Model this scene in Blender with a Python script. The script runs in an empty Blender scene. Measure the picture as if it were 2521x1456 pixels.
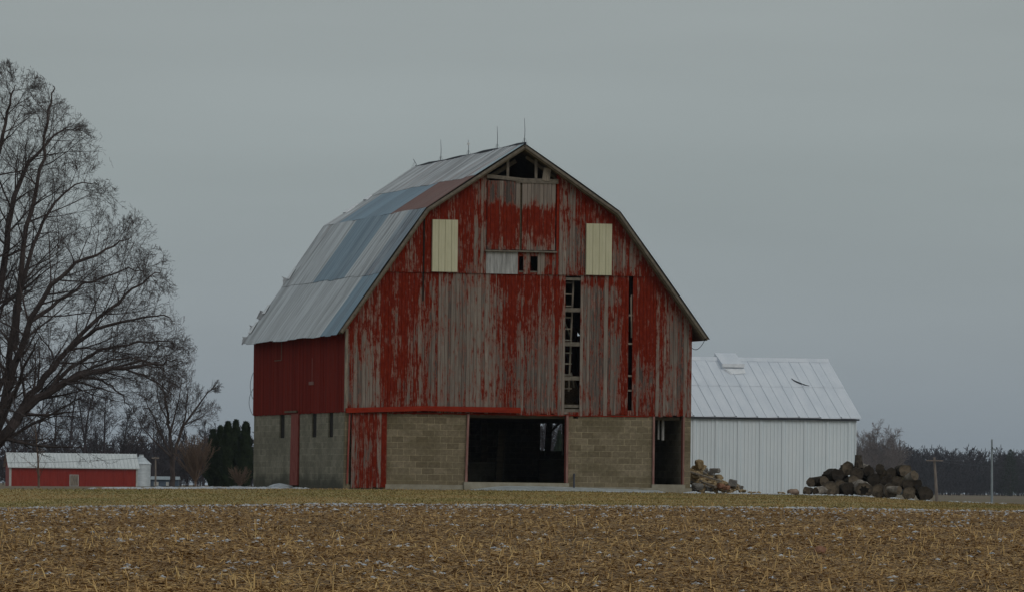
import bpy, math, random
import numpy as np
from mathutils import Vector
random.seed(7)
C = bpy.context.scene.collection
S = bpy.context.scene

# ------------------------------------------------------------------ camera
F, HOR, ROLL, CX, CY = 16532.8, 1200.1, 0.0118, 1260.5, 728.0     # in units of a 2521 px wide photograph
PITCH = math.atan((HOR - CY) / F)
EYE = 0.036
cam = bpy.data.objects.new('camera', bpy.data.cameras.new('camera')); C.objects.link(cam)
cam.data.sensor_width = 36; cam.data.lens = F / 2521 * 36
cam.data.clip_start = 1; cam.data.clip_end = 12000
cam.location = (0, 0, EYE)
from mathutils import Matrix
cam.rotation_euler = (Matrix.Rotation(math.pi / 2 + PITCH, 3, 'X') @ Matrix.Rotation(ROLL, 3, 'Z')).to_euler()
S.camera = cam
# ------------------------------------------------------------------ sky, sun, exposure
SUN_EL, SUN_AZ = math.radians(38), math.radians(38)     # behind the viewer, to the right
SUN_DIR = Vector((math.sin(SUN_AZ) * math.cos(SUN_EL), -math.cos(SUN_AZ) * math.cos(SUN_EL), math.sin(SUN_EL)))
w = bpy.data.worlds.new('World'); S.world = w; w.use_nodes = True
nt = w.node_tree; nt.nodes.clear()
def wn(t, **k):
    n = nt.nodes.new(t)
    for a, b in k.items(): setattr(n, a, b)
    return n
out = wn('ShaderNodeOutputWorld'); bg = wn('ShaderNodeBackground'); bg.inputs['Strength'].default_value = 0.1
sky = wn('ShaderNodeTexSky', sky_type='NISHITA', sun_disc=False, sun_elevation=SUN_EL, sun_rotation=math.pi - SUN_AZ)
tc = wn('ShaderNodeTexCoord'); sep = wn('ShaderNodeSeparateXYZ'); nt.links.new(tc.outputs['Generated'], sep.inputs[0])
ramp = wn('ShaderNodeValToRGB'); nt.links.new(sep.outputs['Z'], ramp.inputs[0])
e = ramp.color_ramp.elements
e[0].position = 0.0; e[0].color = (.225, .268, .312, 1)
e[1].position = 0.075; e[1].color = (.300, .333, .336, 1)
x = e.new(0.025); x.color = (.268, .307, .330, 1)
x = e.new(0.045); x.color = (.290, .332, .341, 1)
x = e.new(0.5); x.color = (.34, .37, .38, 1)
mp = wn('ShaderNodeMapping'); mp.inputs['Scale'].default_value = (3, 3, 22); nt.links.new(tc.outputs['Generated'], mp.inputs[0])
nz = wn('ShaderNodeTexNoise'); nz.inputs['Scale'].default_value = 2.2; nz.inputs['Detail'].default_value = 4; nt.links.new(mp.outputs[0], nz.inputs[0])
mr = wn('ShaderNodeMapRange'); mr.inputs['To Min'].default_value = 8.6; mr.inputs['To Max'].default_value = 11.4; nt.links.new(nz.outputs[0], mr.inputs[0])
vm = wn('ShaderNodeVectorMath', operation='SCALE'); nt.links.new(ramp.outputs[0], vm.inputs[0]); nt.links.new(mr.outputs[0], vm.inputs['Scale'])
mx = wn('ShaderNodeMix', data_type='RGBA'); mx.inputs[0].default_value = 0.96
nt.links.new(sky.outputs[0], mx.inputs[6]); nt.links.new(vm.outputs[0], mx.inputs[7])
nt.links.new(mx.outputs[2], bg.inputs[0]); nt.links.new(bg.outputs[0], out.inputs[0])
sl = bpy.data.lights.new('sun', 'SUN'); sl.energy = 0.62; sl.angle = math.radians(35); sl.color = (1, .96, .9)
so = bpy.data.objects.new('sun', sl); C.objects.link(so); so.rotation_euler = SUN_DIR.to_track_quat('Z', 'Y').to_euler()
S.view_settings.view_transform = 'Standard'; S.view_settings.look = 'None'; S.view_settings.exposure = 0; S.view_settings.gamma = 1
try: S.view_settings.use_curve_mapping = False
except Exception: pass

# ------------------------------------------------------------------ measuring helpers
def hor(px): return HOR + ROLL * (px - CX)
def ray(px, py):
    a, b = px - CX, py - CY
    c, s = math.cos(ROLL), math.sin(ROLL)
    X, Y = a * c + b * s, -a * s + b * c
    d = Vector((X / F, 1, -Y / F))
    cp, sp = math.cos(PITCH), math.sin(PITCH)
    return Vector((d.x, d.y * cp - d.z * sp, d.y * sp + d.z * cp))
def at(px, py, Y):
    r = ray(px, py); return Vector((0, 0, EYE)) + r * (Y / r.y)
# ------------------------------------------------------------------ ground height
KY = [-200, 90, 185, 214, 235, 300, 600, 900, 2000, 9000]
KP = [-1500, 0, 300, 600, 850, 1300, 1700, 2100, 2300, 2521, 4000]
KH = np.array([
 [-1.5]*11, [-1.39]*11,
 [-.80, -.73, -.63, -.56, -.50, -.46, -.45, -.46, -.465, -.475, -.6],
 [-.33, -.21, -.17, -.125, -.085, -.075, -.09, -.12, -.26, -.33, -.6],
 [-.33, -.24, -.15, -.06, -.03, -.04, -.06, -.10, -.33, -.52, -.8],
 [-.4, -.32, -.24, -.11, -.07, -.08, -.2, -.5, -.95, -1.1, -1.2],
 [-.45, -.35, -.28, -.12, -.1, -.1, -.4, -.9, -1.2, -1.3, -1.4],
 [-.5, -.4, -.35, -.25, -.2, -.2, -.5, -1., -1.2, -1.2, -1.2],
 [-.5]*11, [-.5]*11])
def H(x, y):
    y = np.asarray(y, float); x = np.asarray(x, float)
    px = np.clip(x / np.maximum(y, 60) * F + CX, KP[0], KP[-1]); yy = np.clip(y, KY[0], KY[-1])
    i = np.clip(np.searchsorted(KP, px) - 1, 0, len(KP) - 2); j = np.clip(np.searchsorted(KY, yy) - 1, 0, len(KY) - 2)
    kp, ky = np.array(KP, float), np.array(KY, float)
    a = (px - kp[i]) / (kp[i+1] - kp[i]); b = (yy - ky[j]) / (ky[j+1] - ky[j])
    h = KH[j, i]*(1-a)*(1-b) + KH[j, i+1]*a*(1-b) + KH[j+1, i]*(1-a)*b + KH[j+1, i+1]*a*b
    return h + EYE
def Hf(x, y): return float(H(x, y))

# ------------------------------------------------------------------ materials
MATS = {}
class NB:
    def __init__(s, name):
        s.m = bpy.data.materials.new(name); s.m.use_nodes = True; s.t = s.m.node_tree
        s.b = s.t.nodes['Principled BSDF']; s.b.inputs['Roughness'].default_value = .85
        s.b.inputs['Specular IOR Level'].default_value = .25
        MATS[name] = s.m
    def n(s, t, **k):
        q = s.t.nodes.new(t)
        for a, b in k.items(): setattr(q, a, b)
        return q
    def l(s, a, b): s.t.links.new(a, b)
    def uv(s): return s.n('ShaderNodeUVMap').outputs[0]
    def obj(s): return s.n('ShaderNodeTexCoord').outputs['Object']
    def map(s, v, sc, loc=(0,0,0), rot=(0,0,0)):
        m = s.n('ShaderNodeMapping'); m.inputs['Scale'].default_value = sc; m.inputs['Location'].default_value = loc; m.inputs['Rotation'].default_value = rot
        s.l(v, m.inputs[0]); return m.outputs[0]
    def noise(s, v, scale=1, detail=5, rough=.55):
        q = s.n('ShaderNodeTexNoise'); q.inputs['Scale'].default_value = scale; q.inputs['Detail'].default_value = detail; q.inputs['Roughness'].default_value = rough
        s.l(v, q.inputs[0]); return q.outputs[0]
    def math(s, op, a, b=None, c=None, clamp=False):
        q = s.n('ShaderNodeMath', operation=op); q.use_clamp = clamp
        for i, z in enumerate((a, b, c)):
            if z is None: continue
            if hasattr(z, 'links'): s.l(z, q.inputs[i])
            else: q.inputs[i].default_value = z
        return q.outputs[0]
    def step(s, v, a, b):
        q = s.n('ShaderNodeMapRange', interpolation_type='SMOOTHSTEP'); q.inputs['From Min'].default_value = a; q.inputs['From Max'].default_value = b
        s.l(v, q.inputs[0]); return q.outputs[0]
    def mix(s, f, a, b, blend='MIX'):
        q = s.n('ShaderNodeMix', data_type='RGBA', blend_type=blend)
        for i, z in ((0, f), (6, a), (7, b)):
            if hasattr(z, 'links'): s.l(z, q.inputs[i])
            elif i == 0: q.inputs[0].default_value = z
            else: q.inputs[i].default_value = (*z, 1)
        return q.outputs[2]
    def attr(s, name, o='Fac'): 
        q = s.n('ShaderNodeAttribute'); q.attribute_name = name; return q.outputs[o]
    def rnd(s): return s.n('ShaderNodeObjectInfo').outputs['Random']
    def col(s, c):
        if hasattr(c, 'links'): s.l(c, s.b.inputs['Base Color'])
        else: s.b.inputs['Base Color'].default_value = (*c, 1)
        return s
    def bump(s, h, st=.3, d=.02):
        q = s.n('ShaderNodeBump'); q.inputs['Strength'].default_value = st; q.inputs['Distance'].default_value = d
        s.l(h, q.inputs['Height']); s.l(q.outputs[0], s.b.inputs['Normal']); return s
    def set(s, **k):
        for a, b in k.items(): s.b.inputs[a.replace('_', ' ')].default_value = b
        return s

def M_board():
    b = NB('weathered_red_boards'); uv = b.uv(); wear = b.attr('wear'); tone = b.attr('tone')
    fine = b.noise(b.map(uv, (26, 1.6, 1)), 1, 6, .65)
    med = b.noise(b.map(uv, (5, 1.1, 1), (3, 7, 0)), 1, 5, .6)
    blot = b.noise(b.map(uv, (9, 5, 1), (11, 2, 0)), 1, 6, .7)
    n = b.math('ADD', b.math('MULTIPLY', fine, .42), b.math('ADD', b.math('MULTIPLY', med, .3), b.math('MULTIPLY', blot, .28)))
    t = b.math('ADD', b.math('MULTIPLY_ADD', b.math('SUBTRACT', n, .5), 3.5, wear), b.math('MULTIPLY', b.math('SUBTRACT', tone, .5), .30))
    mask = b.step(t, .30, .70)
    wood1 = b.noise(b.map(uv, (40, .8, 1), (5, 1, 0)), 1, 4, .6)
    g = b.mix(b.step(b.math('ADD', b.math('MULTIPLY', wood1, .7), b.math('MULTIPLY', tone, .3)), .32, .68), (.075, .064, .058), (.26, .218, .185))
    pale = b.step(b.noise(b.map(uv, (7, .9, 1), (1, 17, 0)), 1, 5, .6), .56, .7)
    g = b.mix(b.math('MULTIPLY', pale, .55), g, (.37, .31, .26))
    r = b.mix(b.step(blot, .3, .7), (.125, .012, .005), (.21, .023, .009))
    r = b.mix(b.math('MULTIPLY', b.step(fine, .55, .75), .25), r, (.30, .10, .07))
    c = b.mix(mask, r, g)
    edge = b.math('MULTIPLY', b.step(t, .38, .46), b.math('SUBTRACT', 1, b.step(t, .5, .6)))
    c = b.mix(b.math('MULTIPLY', edge, .35), c, (.36, .22, .17))
    b.col(c); b.bump(b.math('ADD', fine, mask), .35, .01); b.set(Roughness=.92, Specular_IOR_Level=.07)
M_board()
def M_side():
    b = NB('dark_red_painted_boards'); uv = b.uv(); tone = b.attr('tone')
    fine = b.noise(b.map(uv, (22, .8, 1)), 1, 5, .6); big = b.noise(b.map(uv, (.7, .5, 1)), 1, 4, .6)
    c = b.mix(b.step(b.math('ADD', b.math('MULTIPLY', fine, .6), b.math('MULTIPLY', tone, .4)), .3, .7), (.16, .012, .006), (.22, .019, .009))
    c = b.mix(b.math('MULTIPLY', b.step(big, .5, .75), .35), c, (.13, .028, .018))
    sp = b.step(b.noise(b.map(uv, (12, 6, 1)), 1, 6, .7), .68, .74)
    c = b.mix(b.math('MULTIPLY', sp, .4), c, (.25, .15, .11)); b.col(c); b.bump(fine, .3, .008); b.set(Specular_IOR_Level=.08)
M_side()
def M_block(name, c1, c2, mort, dirt):
    b = NB(name); uv = b.uv()
    br = b.n('ShaderNodeTexBrick'); br.inputs['Scale'].default_value = 1; br.inputs['Mortar Size'].default_value = .008; br.inputs['Mortar Smooth'].default_value = .3
    br.inputs['Brick Width'].default_value = .4064; br.inputs['Row Height'].default_value = .2032; br.inputs['Bias'].default_value = 0
    b.l(b.map(uv, (1, 1, 1), (.1, -.045, 0)), br.inputs[0])
    br.inputs['Color1'].default_value = (*c1, 1); br.inputs['Color2'].default_value = (*c2, 1); br.inputs['Mortar'].default_value = (*mort, 1)
    big = b.noise(b.map(uv, (.8, 1.1, 1)), 1, 5, .6); fine = b.noise(uv, 30, 5, .7)
    c = b.mix(b.math('MULTIPLY', b.step(big, .44, .60), .6), br.outputs['Color'], dirt)
    c = b.mix(.6, c, b.mix(b.step(b.noise(uv, 9, 6, .75), .3, .7), (.3, .3, .3), (.68, .68, .66)), 'OVERLAY')
    sepn = b.n('ShaderNodeSeparateXYZ'); b.l(uv, sepn.inputs[0])
    low = b.math('SUBTRACT', 1, b.step(b.math('ADD', sepn.outputs[1], b.math('MULTIPLY', big, -.9)), -.35, .1), clamp=True)
    c = b.mix(b.math('MULTIPLY', low, .75 if 'mossy' in name else .25), c, (.045, .045, .03) if 'mossy' in name else (.20, .165, .09))
    b.col(c); b.bump(b.math('ADD', b.math('MULTIPLY', br.outputs['Fac'], -.8), b.math('MULTIPLY', fine, .4)), .5, .02)
M_block('tan_concrete_block', (.245, .20, .135), (.16, .128, .082), (.36, .30, .19), (.13, .105, .06))
M_block('mossy_concrete_block', (.30, .27, .205), (.20, .18, .13), (.36, .33, .25), (.16, .145, .105))
def M_roof():
    b = NB('old_galvanised_roofing'); uv = b.uv(); rust = b.attr('rust'); col = b.attr('sheet', 'Color')
    st = b.noise(b.map(uv, (4, .3, 1)), 1, 7, .75); st2 = b.noise(b.map(uv, (3.2, .25, 1), (9, 4, 0)), 1, 5, .6); bl = b.noise(b.map(uv, (2, 2, 1)), 1, 6, .65)
    k = b.n('ShaderNodeMapRange'); k.inputs['From Min'].default_value = -.35; k.inputs['From Max'].default_value = .2; k.inputs['To Min'].default_value = .2; b.l(rust, k.inputs[0])
    c = b.mix(k.outputs[0], col, b.mix(b.step(st, .42, .56), b.mix(.7, col, (.09, .085, .09)), b.mix(.3, col, (.72, .74, .75))))
    t = b.math('ADD', rust, b.math('MULTIPLY_ADD', b.math('ADD', b.math('MULTIPLY', st, .6), b.math('MULTIPLY', st2, .4)), 2.2, -1.1))
    rm = b.step(t, .32, .62); c = b.mix(b.math('MULTIPLY', rm, .95), c, b.mix(bl, (.08, .030, .018), (.21, .056, .028)))
    sp = b.step(b.noise(b.map(uv, (5, 3, 1), (2, 2, 0)), 1, 7, .75), .66, .72)
    c = b.mix(b.math('MULTIPLY', sp, .5), c, (.1, .07, .06))
    b.col(c); b.set(Roughness=.5); b.l(b.math('MULTIPLY', b.math('SUBTRACT', 1, rm), .22), b.b.inputs['Metallic'])
    wv = b.n('ShaderNodeTexWave'); wv.inputs['Scale'].default_value = 3.6; b.l(b.map(uv, (1, 0, 0)), wv.inputs[0])
    b.bump(b.math('ADD', wv.outputs[1], b.math('MULTIPLY', bl, .6)), .25, .02)
M_roof()
def simple(name, c1, c2, sc=(6, 6, 6), rough=.85, bump=.3, bd=.01, space='uv', metal=0, spec=.25, vary=None, detail=5):
    b = NB(name); v = b.uv() if space == 'uv' else b.obj()
    n = b.noise(b.map(v, sc), 1, detail, .65); c = b.mix(b.step(n, .3, .7), c1, c2)
    if vary: c = b.mix(b.rnd(), c, b.mix(1, c, vary, 'MULTIPLY'))
    b.col(c); b.set(Roughness=rough, Metallic=metal, Specular_IOR_Level=spec)
    if bump: b.bump(n, bump, bd)
    return b
simple('grey_weathered_wood', (.14, .12, .10), (.32, .27, .21), (14, 2, 2))
simple('pale_trim_wood', (.115, .10, .08), (.21, .18, .145), (8, 8, 2))
simple('pinkish_jamb_wood', (.20, .09, .075), (.34, .20, .17), (14, 2, 2))
simple('jamb_red', (.20, .03, .02), (.33, .10, .08), (14, 2, 2))
simple('bright_red_metal', (.17, .015, .006), (.25, .026, .010), (2, 9, 2), .85, spec=.1)
simple('pole_barn_red', (.24, .020, .012), (.30, .028, .016), (2, .6, 2), .6, .1)
simple('white_trim', (.36, .36, .34), (.55, .55, .52), (5, 2, 2), .7)
simple('cream_metal', (.53, .51, .35), (.60, .575, .41), (3, 1.2, 2), .55, .1)
simple('white_steel_wall', (.74, .82, .86), (.82, .88, .91), (1.2, .5, 2), .5, .06, spec=.4)
simple('white_steel_roof', (.62, .67, .73), (.72, .76, .81), (2.5, .6, 2), .5, .06, spec=.4)
simple('distant_white_roof', (.50, .53, .53), (.68, .71, .71), (3, .4, 2), .6, .06)
simple('whitewashed_boards', (.24, .24, .235), (.50, .50, .49), (9, .9, 2), .8)
simple('dark_metal', (.03, .035, .05), (.06, .065, .08), (5, 5, 5), .6, 0)
simple('white_fitting', (.6, .6, .58), (.7, .7, .68), (5, 5, 5), .5, 0)
simple('interior_timber', (.10, .08, .055), (.17, .14, .09), (3, 3, 12), .9, space='obj')
simple('hay', (.10, .06, .03), (.22, .15, .08), (14, 14, 30), .95, space='obj')
simple('concrete', (.27, .24, .18), (.36, .33, .26), (3, 3, 3), .9, space='obj')
simple('wet_concrete', (.33, .36, .36), (.50, .54, .54), (4, 4, 4), .5, space='obj')
simple('earth_floor', (.08, .065, .05), (.12, .10, .08), (2, 2, 2), .95, space='obj')
simple('tree_bark', (.052, .040, .038), (.095, .074, .068), (4, 4, 1.5), .95, 0, space='obj')
simple('far_tree_bark', (.038, .032, .038), (.068, .056, .062), (1, 1, 1), .95, 0, space='obj')
simple('tan_bark', (.13, .088, .065), (.20, .14, .105), (3, 3, 1), .95, 0, space='obj')
simple('pale_bark', (.17, .135, .125), (.26, .215, .20), (1, 1, 1), .95, 0, space='obj')
simple('evergreen_leaves', (.012, .022, .010), (.030, .045, .018), (3, 3, 3), .9, 0, space='obj')
simple('log_bark', (.018, .015, .012), (.12, .10, .08), (9, 9, 9), .95, .8, .03, 'obj', vary=(.62, .6, .5), detail=8)
simple('pale_log_bark', (.10, .085, .07), (.36, .32, .27), (5, 5, 5), .95, .6, .03, 'obj', detail=8)
simple('mossy_bark', (.06, .055, .02), (.13, .12, .04), (6, 6, 6), .95, .8, .03, 'obj', detail=8)
simple('rubble', (.27, .205, .12), (.55, .43, .27), (5, 5, 5), .95, .7, .03, 'obj', vary=(.65, .6, .5), detail=8)
simple('grey_rubble', (.16, .15, .135), (.30, .285, .26), (5, 5, 5), .95, .7, .03, 'obj', vary=(.7, .7, .7), detail=8)
simple('orange_brick', (.22, .10, .06), (.34, .19, .12), (6, 6, 6), .95, .5, .02, 'obj')
simple('brown_boulder', (.20, .14, .10), (.36, .27, .21), (4, 4, 4), .95, .6, .03, 'obj')
simple('galvanised_bin', (.45, .50, .53), (.62, .67, .70), (.6, 3, 2), .5, .05, metal=.2)
simple('pole_wood', (.17, .14, .12), (.26, .22, .19), (3, 3, 1), .9, 0, space='obj')
simple('steel_pole', (.22, .26, .28), (.30, .34, .36), (3, 3, 1), .6, 0, space='obj')
simple('slate_blue_cladding', (.05, .07, .10), (.09, .12, .16), (1, 1, 1), .7, 0, space='obj')
simple('painted_hollow_shade', (.006, .005, .004), (.02, .015, .01), space='obj')  # near-black colour for shade inside the slits, the siding gap and the rotten log
simple('clean_snow', (.66, .69, .72), (.82, .84, .86), (6, 6, 6), .7, .4, .02, 'obj')
simple('snow', (.36, .39, .42), (.60, .63, .66), (6, 6, 6), .7, .4, .02, 'obj')
def M_cut():
    b = NB('cut_wood_end'); v = b.obj(); ln = b.n('ShaderNodeVectorMath', operation='LENGTH'); b.l(v, ln.inputs[0])
    r = b.math('ADD', b.math('MULTIPLY', ln.outputs['Value'], 170), b.math('MULTIPLY', b.noise(v, 7), 10)); ring = b.math('SINE', r)
    n = b.noise(v, 5, 6, .7)
    c = b.mix(b.math('MULTIPLY_ADD', ring, .09, .4), (.085, .070, .055), (.19, .16, .125))
    c = b.mix(b.step(n, .42, .66), c, (.045, .038, .030)); c = b.mix(b.math('POWER', b.rnd(), 1.8), b.mix(1, c, (.30, .28, .27), 'MULTIPLY'), b.mix(1, c, (1.5, 1.4, 1.25), 'MULTIPLY'))
    c = b.mix(b.step(ln.outputs['Value'], .14, .24), c, b.mix(.6, c, (.03, .025, .02))); b.col(c); b.bump(n, .6, .03)
M_cut()
def M_straw():
    b = NB('corn_residue'); t = b.attr('tone')
    r = b.n('ShaderNodeValToRGB'); b.l(t, r.inputs[0]); q = r.color_ramp.elements
    q[0].color = (.08, .044, .018, 1); q[1].color = (.60, .42, .18, 1); q[1].position = 1
    for p, c in ((.35, (.29, .175, .074, 1)), (.7, (.49, .315, .138, 1)), (.9, (.58, .385, .16, 1))): k = q.new(p); k.color = c
    b.col(r.outputs[0]); b.set(Roughness=.9, Specular_IOR_Level=.08)
M_straw()
def M_grassb():
    b = NB('dormant_grass'); t = b.attr('tone')
    v = b.obj(); n = b.noise(b.map(v, (.25, .18, .3)), 1, 5, .6)
    b.col(b.mix(t, b.mix(b.step(n, .4, .6), (.28, .19, .08), (.17, .14, .045)), b.mix(b.step(n, .4, .6), (.42, .29, .125), (.25, .21, .075))))
M_grassb()
def M_field():
    b = NB('field_soil'); v = b.obj()
    n = b.noise(b.map(v, (1.5, 1.5, 1.5)), 1, 8, .7); n2 = b.noise(b.map(v, (.16, .09, .1), (4, 4, 0)), 1, 4, .6); n3 = b.noise(b.map(v, (5, 1.6, 3)), 1, 6, .7)
    c = b.mix(b.step(n, .3, .7), (.13, .078, .040), (.28, .18, .09)); c = b.mix(b.step(n2, .4, .65), c, b.mix(.5, c, (.17, .13, .085)))
    sp = b.n('ShaderNodeSeparateXYZ'); b.l(v, sp.inputs[0])
    edge = b.step(sp.outputs[1], 179, 184.6)
    s = b.math('ADD', b.math('ADD', n3, b.math('MULTIPLY', b.math('SUBTRACT', n2, .5), .5)), b.math('MULTIPLY', edge, .05))
    c = b.mix(b.step(s, .71, .75), c, (.50, .52, .54)); b.col(c); b.bump(n, .7, .05); b.set(Roughness=.95, Specular_IOR_Level=.08)
M_field()
def M_lawn():
    b = NB('lawn_turf'); v = b.obj(); n = b.noise(b.map(v, (.22, .3, .3)), 1, 6, .6); f = b.noise(b.map(v, (3, 1, 3)), 1, 6, .7)
    c = b.mix(b.step(n, .38, .62), (.36, .255, .10), (.22, .185, .06)); c = b.mix(.5, c, b.mix(f, (.2, .2, .2), (.8, .8, .8)), 'OVERLAY')
    sp = b.n('ShaderNodeSeparateXYZ'); b.l(v, sp.inputs[0])
    e = b.math('SUBTRACT', 1, b.step(sp.outputs[1], 184.5, 188)); c = b.mix(b.math('MULTIPLY', e, .6), c, (.17, .14, .085)); b.col(c); b.bump(f, .6, .04)
M_lawn()
def M_yard():
    b = NB('gravel_yard'); v = b.obj(); n = b.noise(b.map(v, (.5, .35, .3)), 1, 7, .65); f = b.noise(b.map(v, (6, 2, 3)), 1, 6, .7)
    c = b.mix(b.step(f, .3, .7), (.10, .08, .055), (.21, .185, .14))
    sp = b.n('ShaderNodeSeparateXYZ'); b.l(v, sp.inputs[0])
    left = b.math('SUBTRACT', 1, b.step(sp.outputs[0], -11, -8.5)); mid = b.step(sp.outputs[0], 2, 6)
    c = b.mix(b.math('MULTIPLY', b.step(b.math('ADD', b.math('MULTIPLY', n, .5), b.math('MULTIPLY', f, .5)), .52, .60), b.math('MAXIMUM', left, b.math('MULTIPLY', mid, .4))), c, (.27, .27, .26))
    b.col(c); b.bump(f, .6, .04)
M_yard()
def M_far():
    b = NB('far_farmland'); v = b.obj(); n = b.noise(b.map(v, (.03, .01, .1)), 1, 5, .6); f = b.noise(b.map(v, (.6, .06, 1)), 1, 6, .7)
    c = b.mix(b.step(n, .4, .6), (.17, .12, .075), (.14, .115, .06)); c = b.mix(.5, c, b.mix(f, (.2, .2, .2), (.8, .8, .8)), 'OVERLAY')
    c = b.mix(b.math('MULTIPLY', b.step(f, .63, .68), .4), c, (.45, .46, .47)); b.col(c)
M_far()

# ------------------------------------------------------------------ object helpers
def tag(o, label=None, cat=None, group=None, kind=None):
    for k, v in (('label', label), ('category', cat), ('group', group), ('kind', kind)):
        if v: o[k] = v
    return o
def thing(name, loc, label, cat, group=None, rz=0):
    o = bpy.data.objects.new(name, None); C.objects.link(o); o.location = loc; o.rotation_euler = (0, 0, rz); o.empty_display_size = .3
    return tag(o, label, cat, group)
class MB:
    def __init__(s): s.v = []; s.f = []; s.a = {}; s.uvoff = (0, 0)
    def poly(s, pts, **a):
        i = len(s.v); s.v += [tuple(p) for p in pts]; s.f.append(list(range(i, i + len(pts))))
        for p in pts:
            for k, v in a.items(): s.a.setdefault(k, []).append(v)
        return s
    def box(s, lo, hi, **a):
        x0, y0, z0 = lo; x1, y1, z1 = hi
        return s.hexa([(x0,y0,z0),(x1,y0,z0),(x1,y1,z0),(x0,y1,z0),(x0,y0,z1),(x1,y0,z1),(x1,y1,z1),(x0,y1,z1)], **a)
    def hexa(s, p, **a):
        for q in ((0,3,2,1),(4,5,6,7),(0,1,5,4),(1,2,6,5),(2,3,7,6),(3,0,4,7)): s.poly([p[i] for i in q], **a)
        return s
    def beam(s, p, q, wx, wy, up=(0,0,1), **a):
        p, q = Vector(p), Vector(q); d = (q - p).normalized(); up = Vector(up)
        if abs(d.dot(up)) > .95: up = Vector((0, 1, 0))
        x = d.cross(up).normalized(); y = x.cross(d)
        c = [(-1,-1),(1,-1),(1,1),(-1,1)]
        P = [p + x*i*wx/2 + y*j*wy/2 for i, j in c] + [q + x*i*wx/2 + y*j*wy/2 for i, j in c]
        return s.hexa(P, **a)
    def tube(s, pts, rs, n=6, cap=True, **a):
        pts = [Vector(p) for p in pts]
        if not hasattr(rs, '__len__'): rs = [rs] * len(pts)
        rings = []; x = None
        for i, p in enumerate(pts):
            d = (pts[min(i+1, len(pts)-1)] - pts[max(i-1, 0)]).normalized()
            x = (x - d * x.dot(d)) if x is not None else d.orthogonal()
            x.normalize(); y = d.cross(x)
            rings.append([p + (x*math.cos(t*2*math.pi/n) + y*math.sin(t*2*math.pi/n)) * rs[i] for t in range(n)])
        for i in range(len(rings)-1):
            for t in range(n): s.poly([rings[i][t], rings[i][(t+1)%n], rings[i+1][(t+1)%n], rings[i+1][t]], **a)
        if cap: s.poly(rings[0][::-1], **a); s.poly(rings[-1], **a)
        return s
    def build(s, name, mat, parent=None, loc=None, smooth=False, merge=False):
        me = bpy.data.meshes.new(name); me.from_pydata(s.v, [], s.f); me.update()
        uvl = me.uv_layers.new(name='UVMap'); nl = len(me.loops)
        vi = np.empty(nl, np.int32); me.loops.foreach_get('vertex_index', vi)
        co = np.array(s.v, float)[vi]
        npn = np.empty(len(me.polygons)*3); me.polygons.foreach_get('normal', npn); npn = np.abs(npn.reshape(-1, 3))
        tot = np.array([len(f) for f in s.f]); fn = np.repeat(npn, tot, axis=0)
        useX = fn[:, 1] >= fn[:, 0]; flat = fn[:, 2] > .75
        u = np.where(useX, co[:, 0], co[:, 1]); v = np.where(flat, np.where(useX, co[:, 1], co[:, 0]), co[:, 2])
        if 'uvu' in s.a: u = np.array(s.a['uvu'])[vi]; v = np.array(s.a['uvv'])[vi]
        uvl.data.foreach_set('uv', np.stack([u + s.uvoff[0], v + s.uvoff[1]], 1).ravel())
        for k, val in s.a.items():
            if k.startswith('uv'): continue
            if hasattr(val[0], '__len__'):
                at_ = me.attributes.new(k, 'FLOAT_COLOR', 'POINT'); at_.data.foreach_set('color', np.array([(*c, 1) for c in val], float).ravel())
            else:
                at_ = me.attributes.new(k, 'FLOAT', 'POINT'); at_.data.foreach_set('value', np.array(val, float))
        me.materials.append(MATS[mat])
        if smooth:
            me.polygons.foreach_set('use_smooth', [True]*len(me.polygons))
        o = bpy.data.objects.new(name, me); C.objects.link(o)
        if merge:
            import bmesh
            bm = bmesh.new(); bm.from_mesh(me); bmesh.ops.remove_doubles(bm, verts=bm.verts, dist=1e-4); bm.to_mesh(me); bm.free()
        if parent: o.parent = parent
        if loc is not None: o.location = loc
        return o
def npmesh(name, V, Fc, mat, parent=None, tone=None, loc=None):
    V = np.asarray(V, np.float32); Fc = np.asarray(Fc, np.int32); k = Fc.shape[1]
    me = bpy.data.meshes.new(name); me.vertices.add(len(V)); me.vertices.foreach_set('co', V.ravel())
    me.loops.add(Fc.size); me.loops.foreach_set('vertex_index', Fc.ravel()); me.polygons.add(len(Fc))
    me.polygons.foreach_set('loop_start', np.arange(0, Fc.size, k, dtype=np.int32))
    me.update(calc_edges=True); me.validate()
    if tone is not None:
        at_ = me.attributes.new('tone', 'FLOAT', 'POINT'); at_.data.foreach_set('value', np.asarray(tone, np.float32))
    me.materials.append(MATS[mat]); o = bpy.data.objects.new(name, me); C.objects.link(o)
    if parent: o.parent = parent
    if loc is not None: o.location = loc
    return o

# ------------------------------------------------------------------ ground sheets
def sheet(name, y0, y1, nx, ny, mat, amp=0, spread=None, pw=1.0):
    """grid from the line y0(X) to the line y1(X); lines given as distances"""
    t = np.linspace(0, 1, ny + 1) ** pw
    a = np.linspace(-1, 1, nx + 1); a = np.sign(a) * np.abs(a) ** 1.6
    V = []
    rng = np.random.default_rng(5)
    for k in t:
        Y = y0 + (y1 - y0) * k
        X = a * spread
        Yr = np.full_like(X, Y)
        Z = H(X, Yr)
        if amp and 0 < k < 1: Z = Z + rng.uniform(-amp, amp, len(X)) - amp
        V.append(np.stack([X, Yr, Z], 1))
    V = np.concatenate(V); n = nx + 1
    idx = np.arange(nx)[None] + n * np.arange(ny)[:, None]; idx = idx.ravel()
    Fc = np.stack([idx, idx + 1, idx + n + 1, idx + n], 1)
    o = npmesh(name, V, Fc, mat); tag(o, kind='structure'); return o
sheet('stubble_field', -60, 185, 260, 240, 'field_soil', .012, 120)
sheet('lawn', 185, 213, 260, 30, 'lawn_turf', 0, 120)
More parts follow.
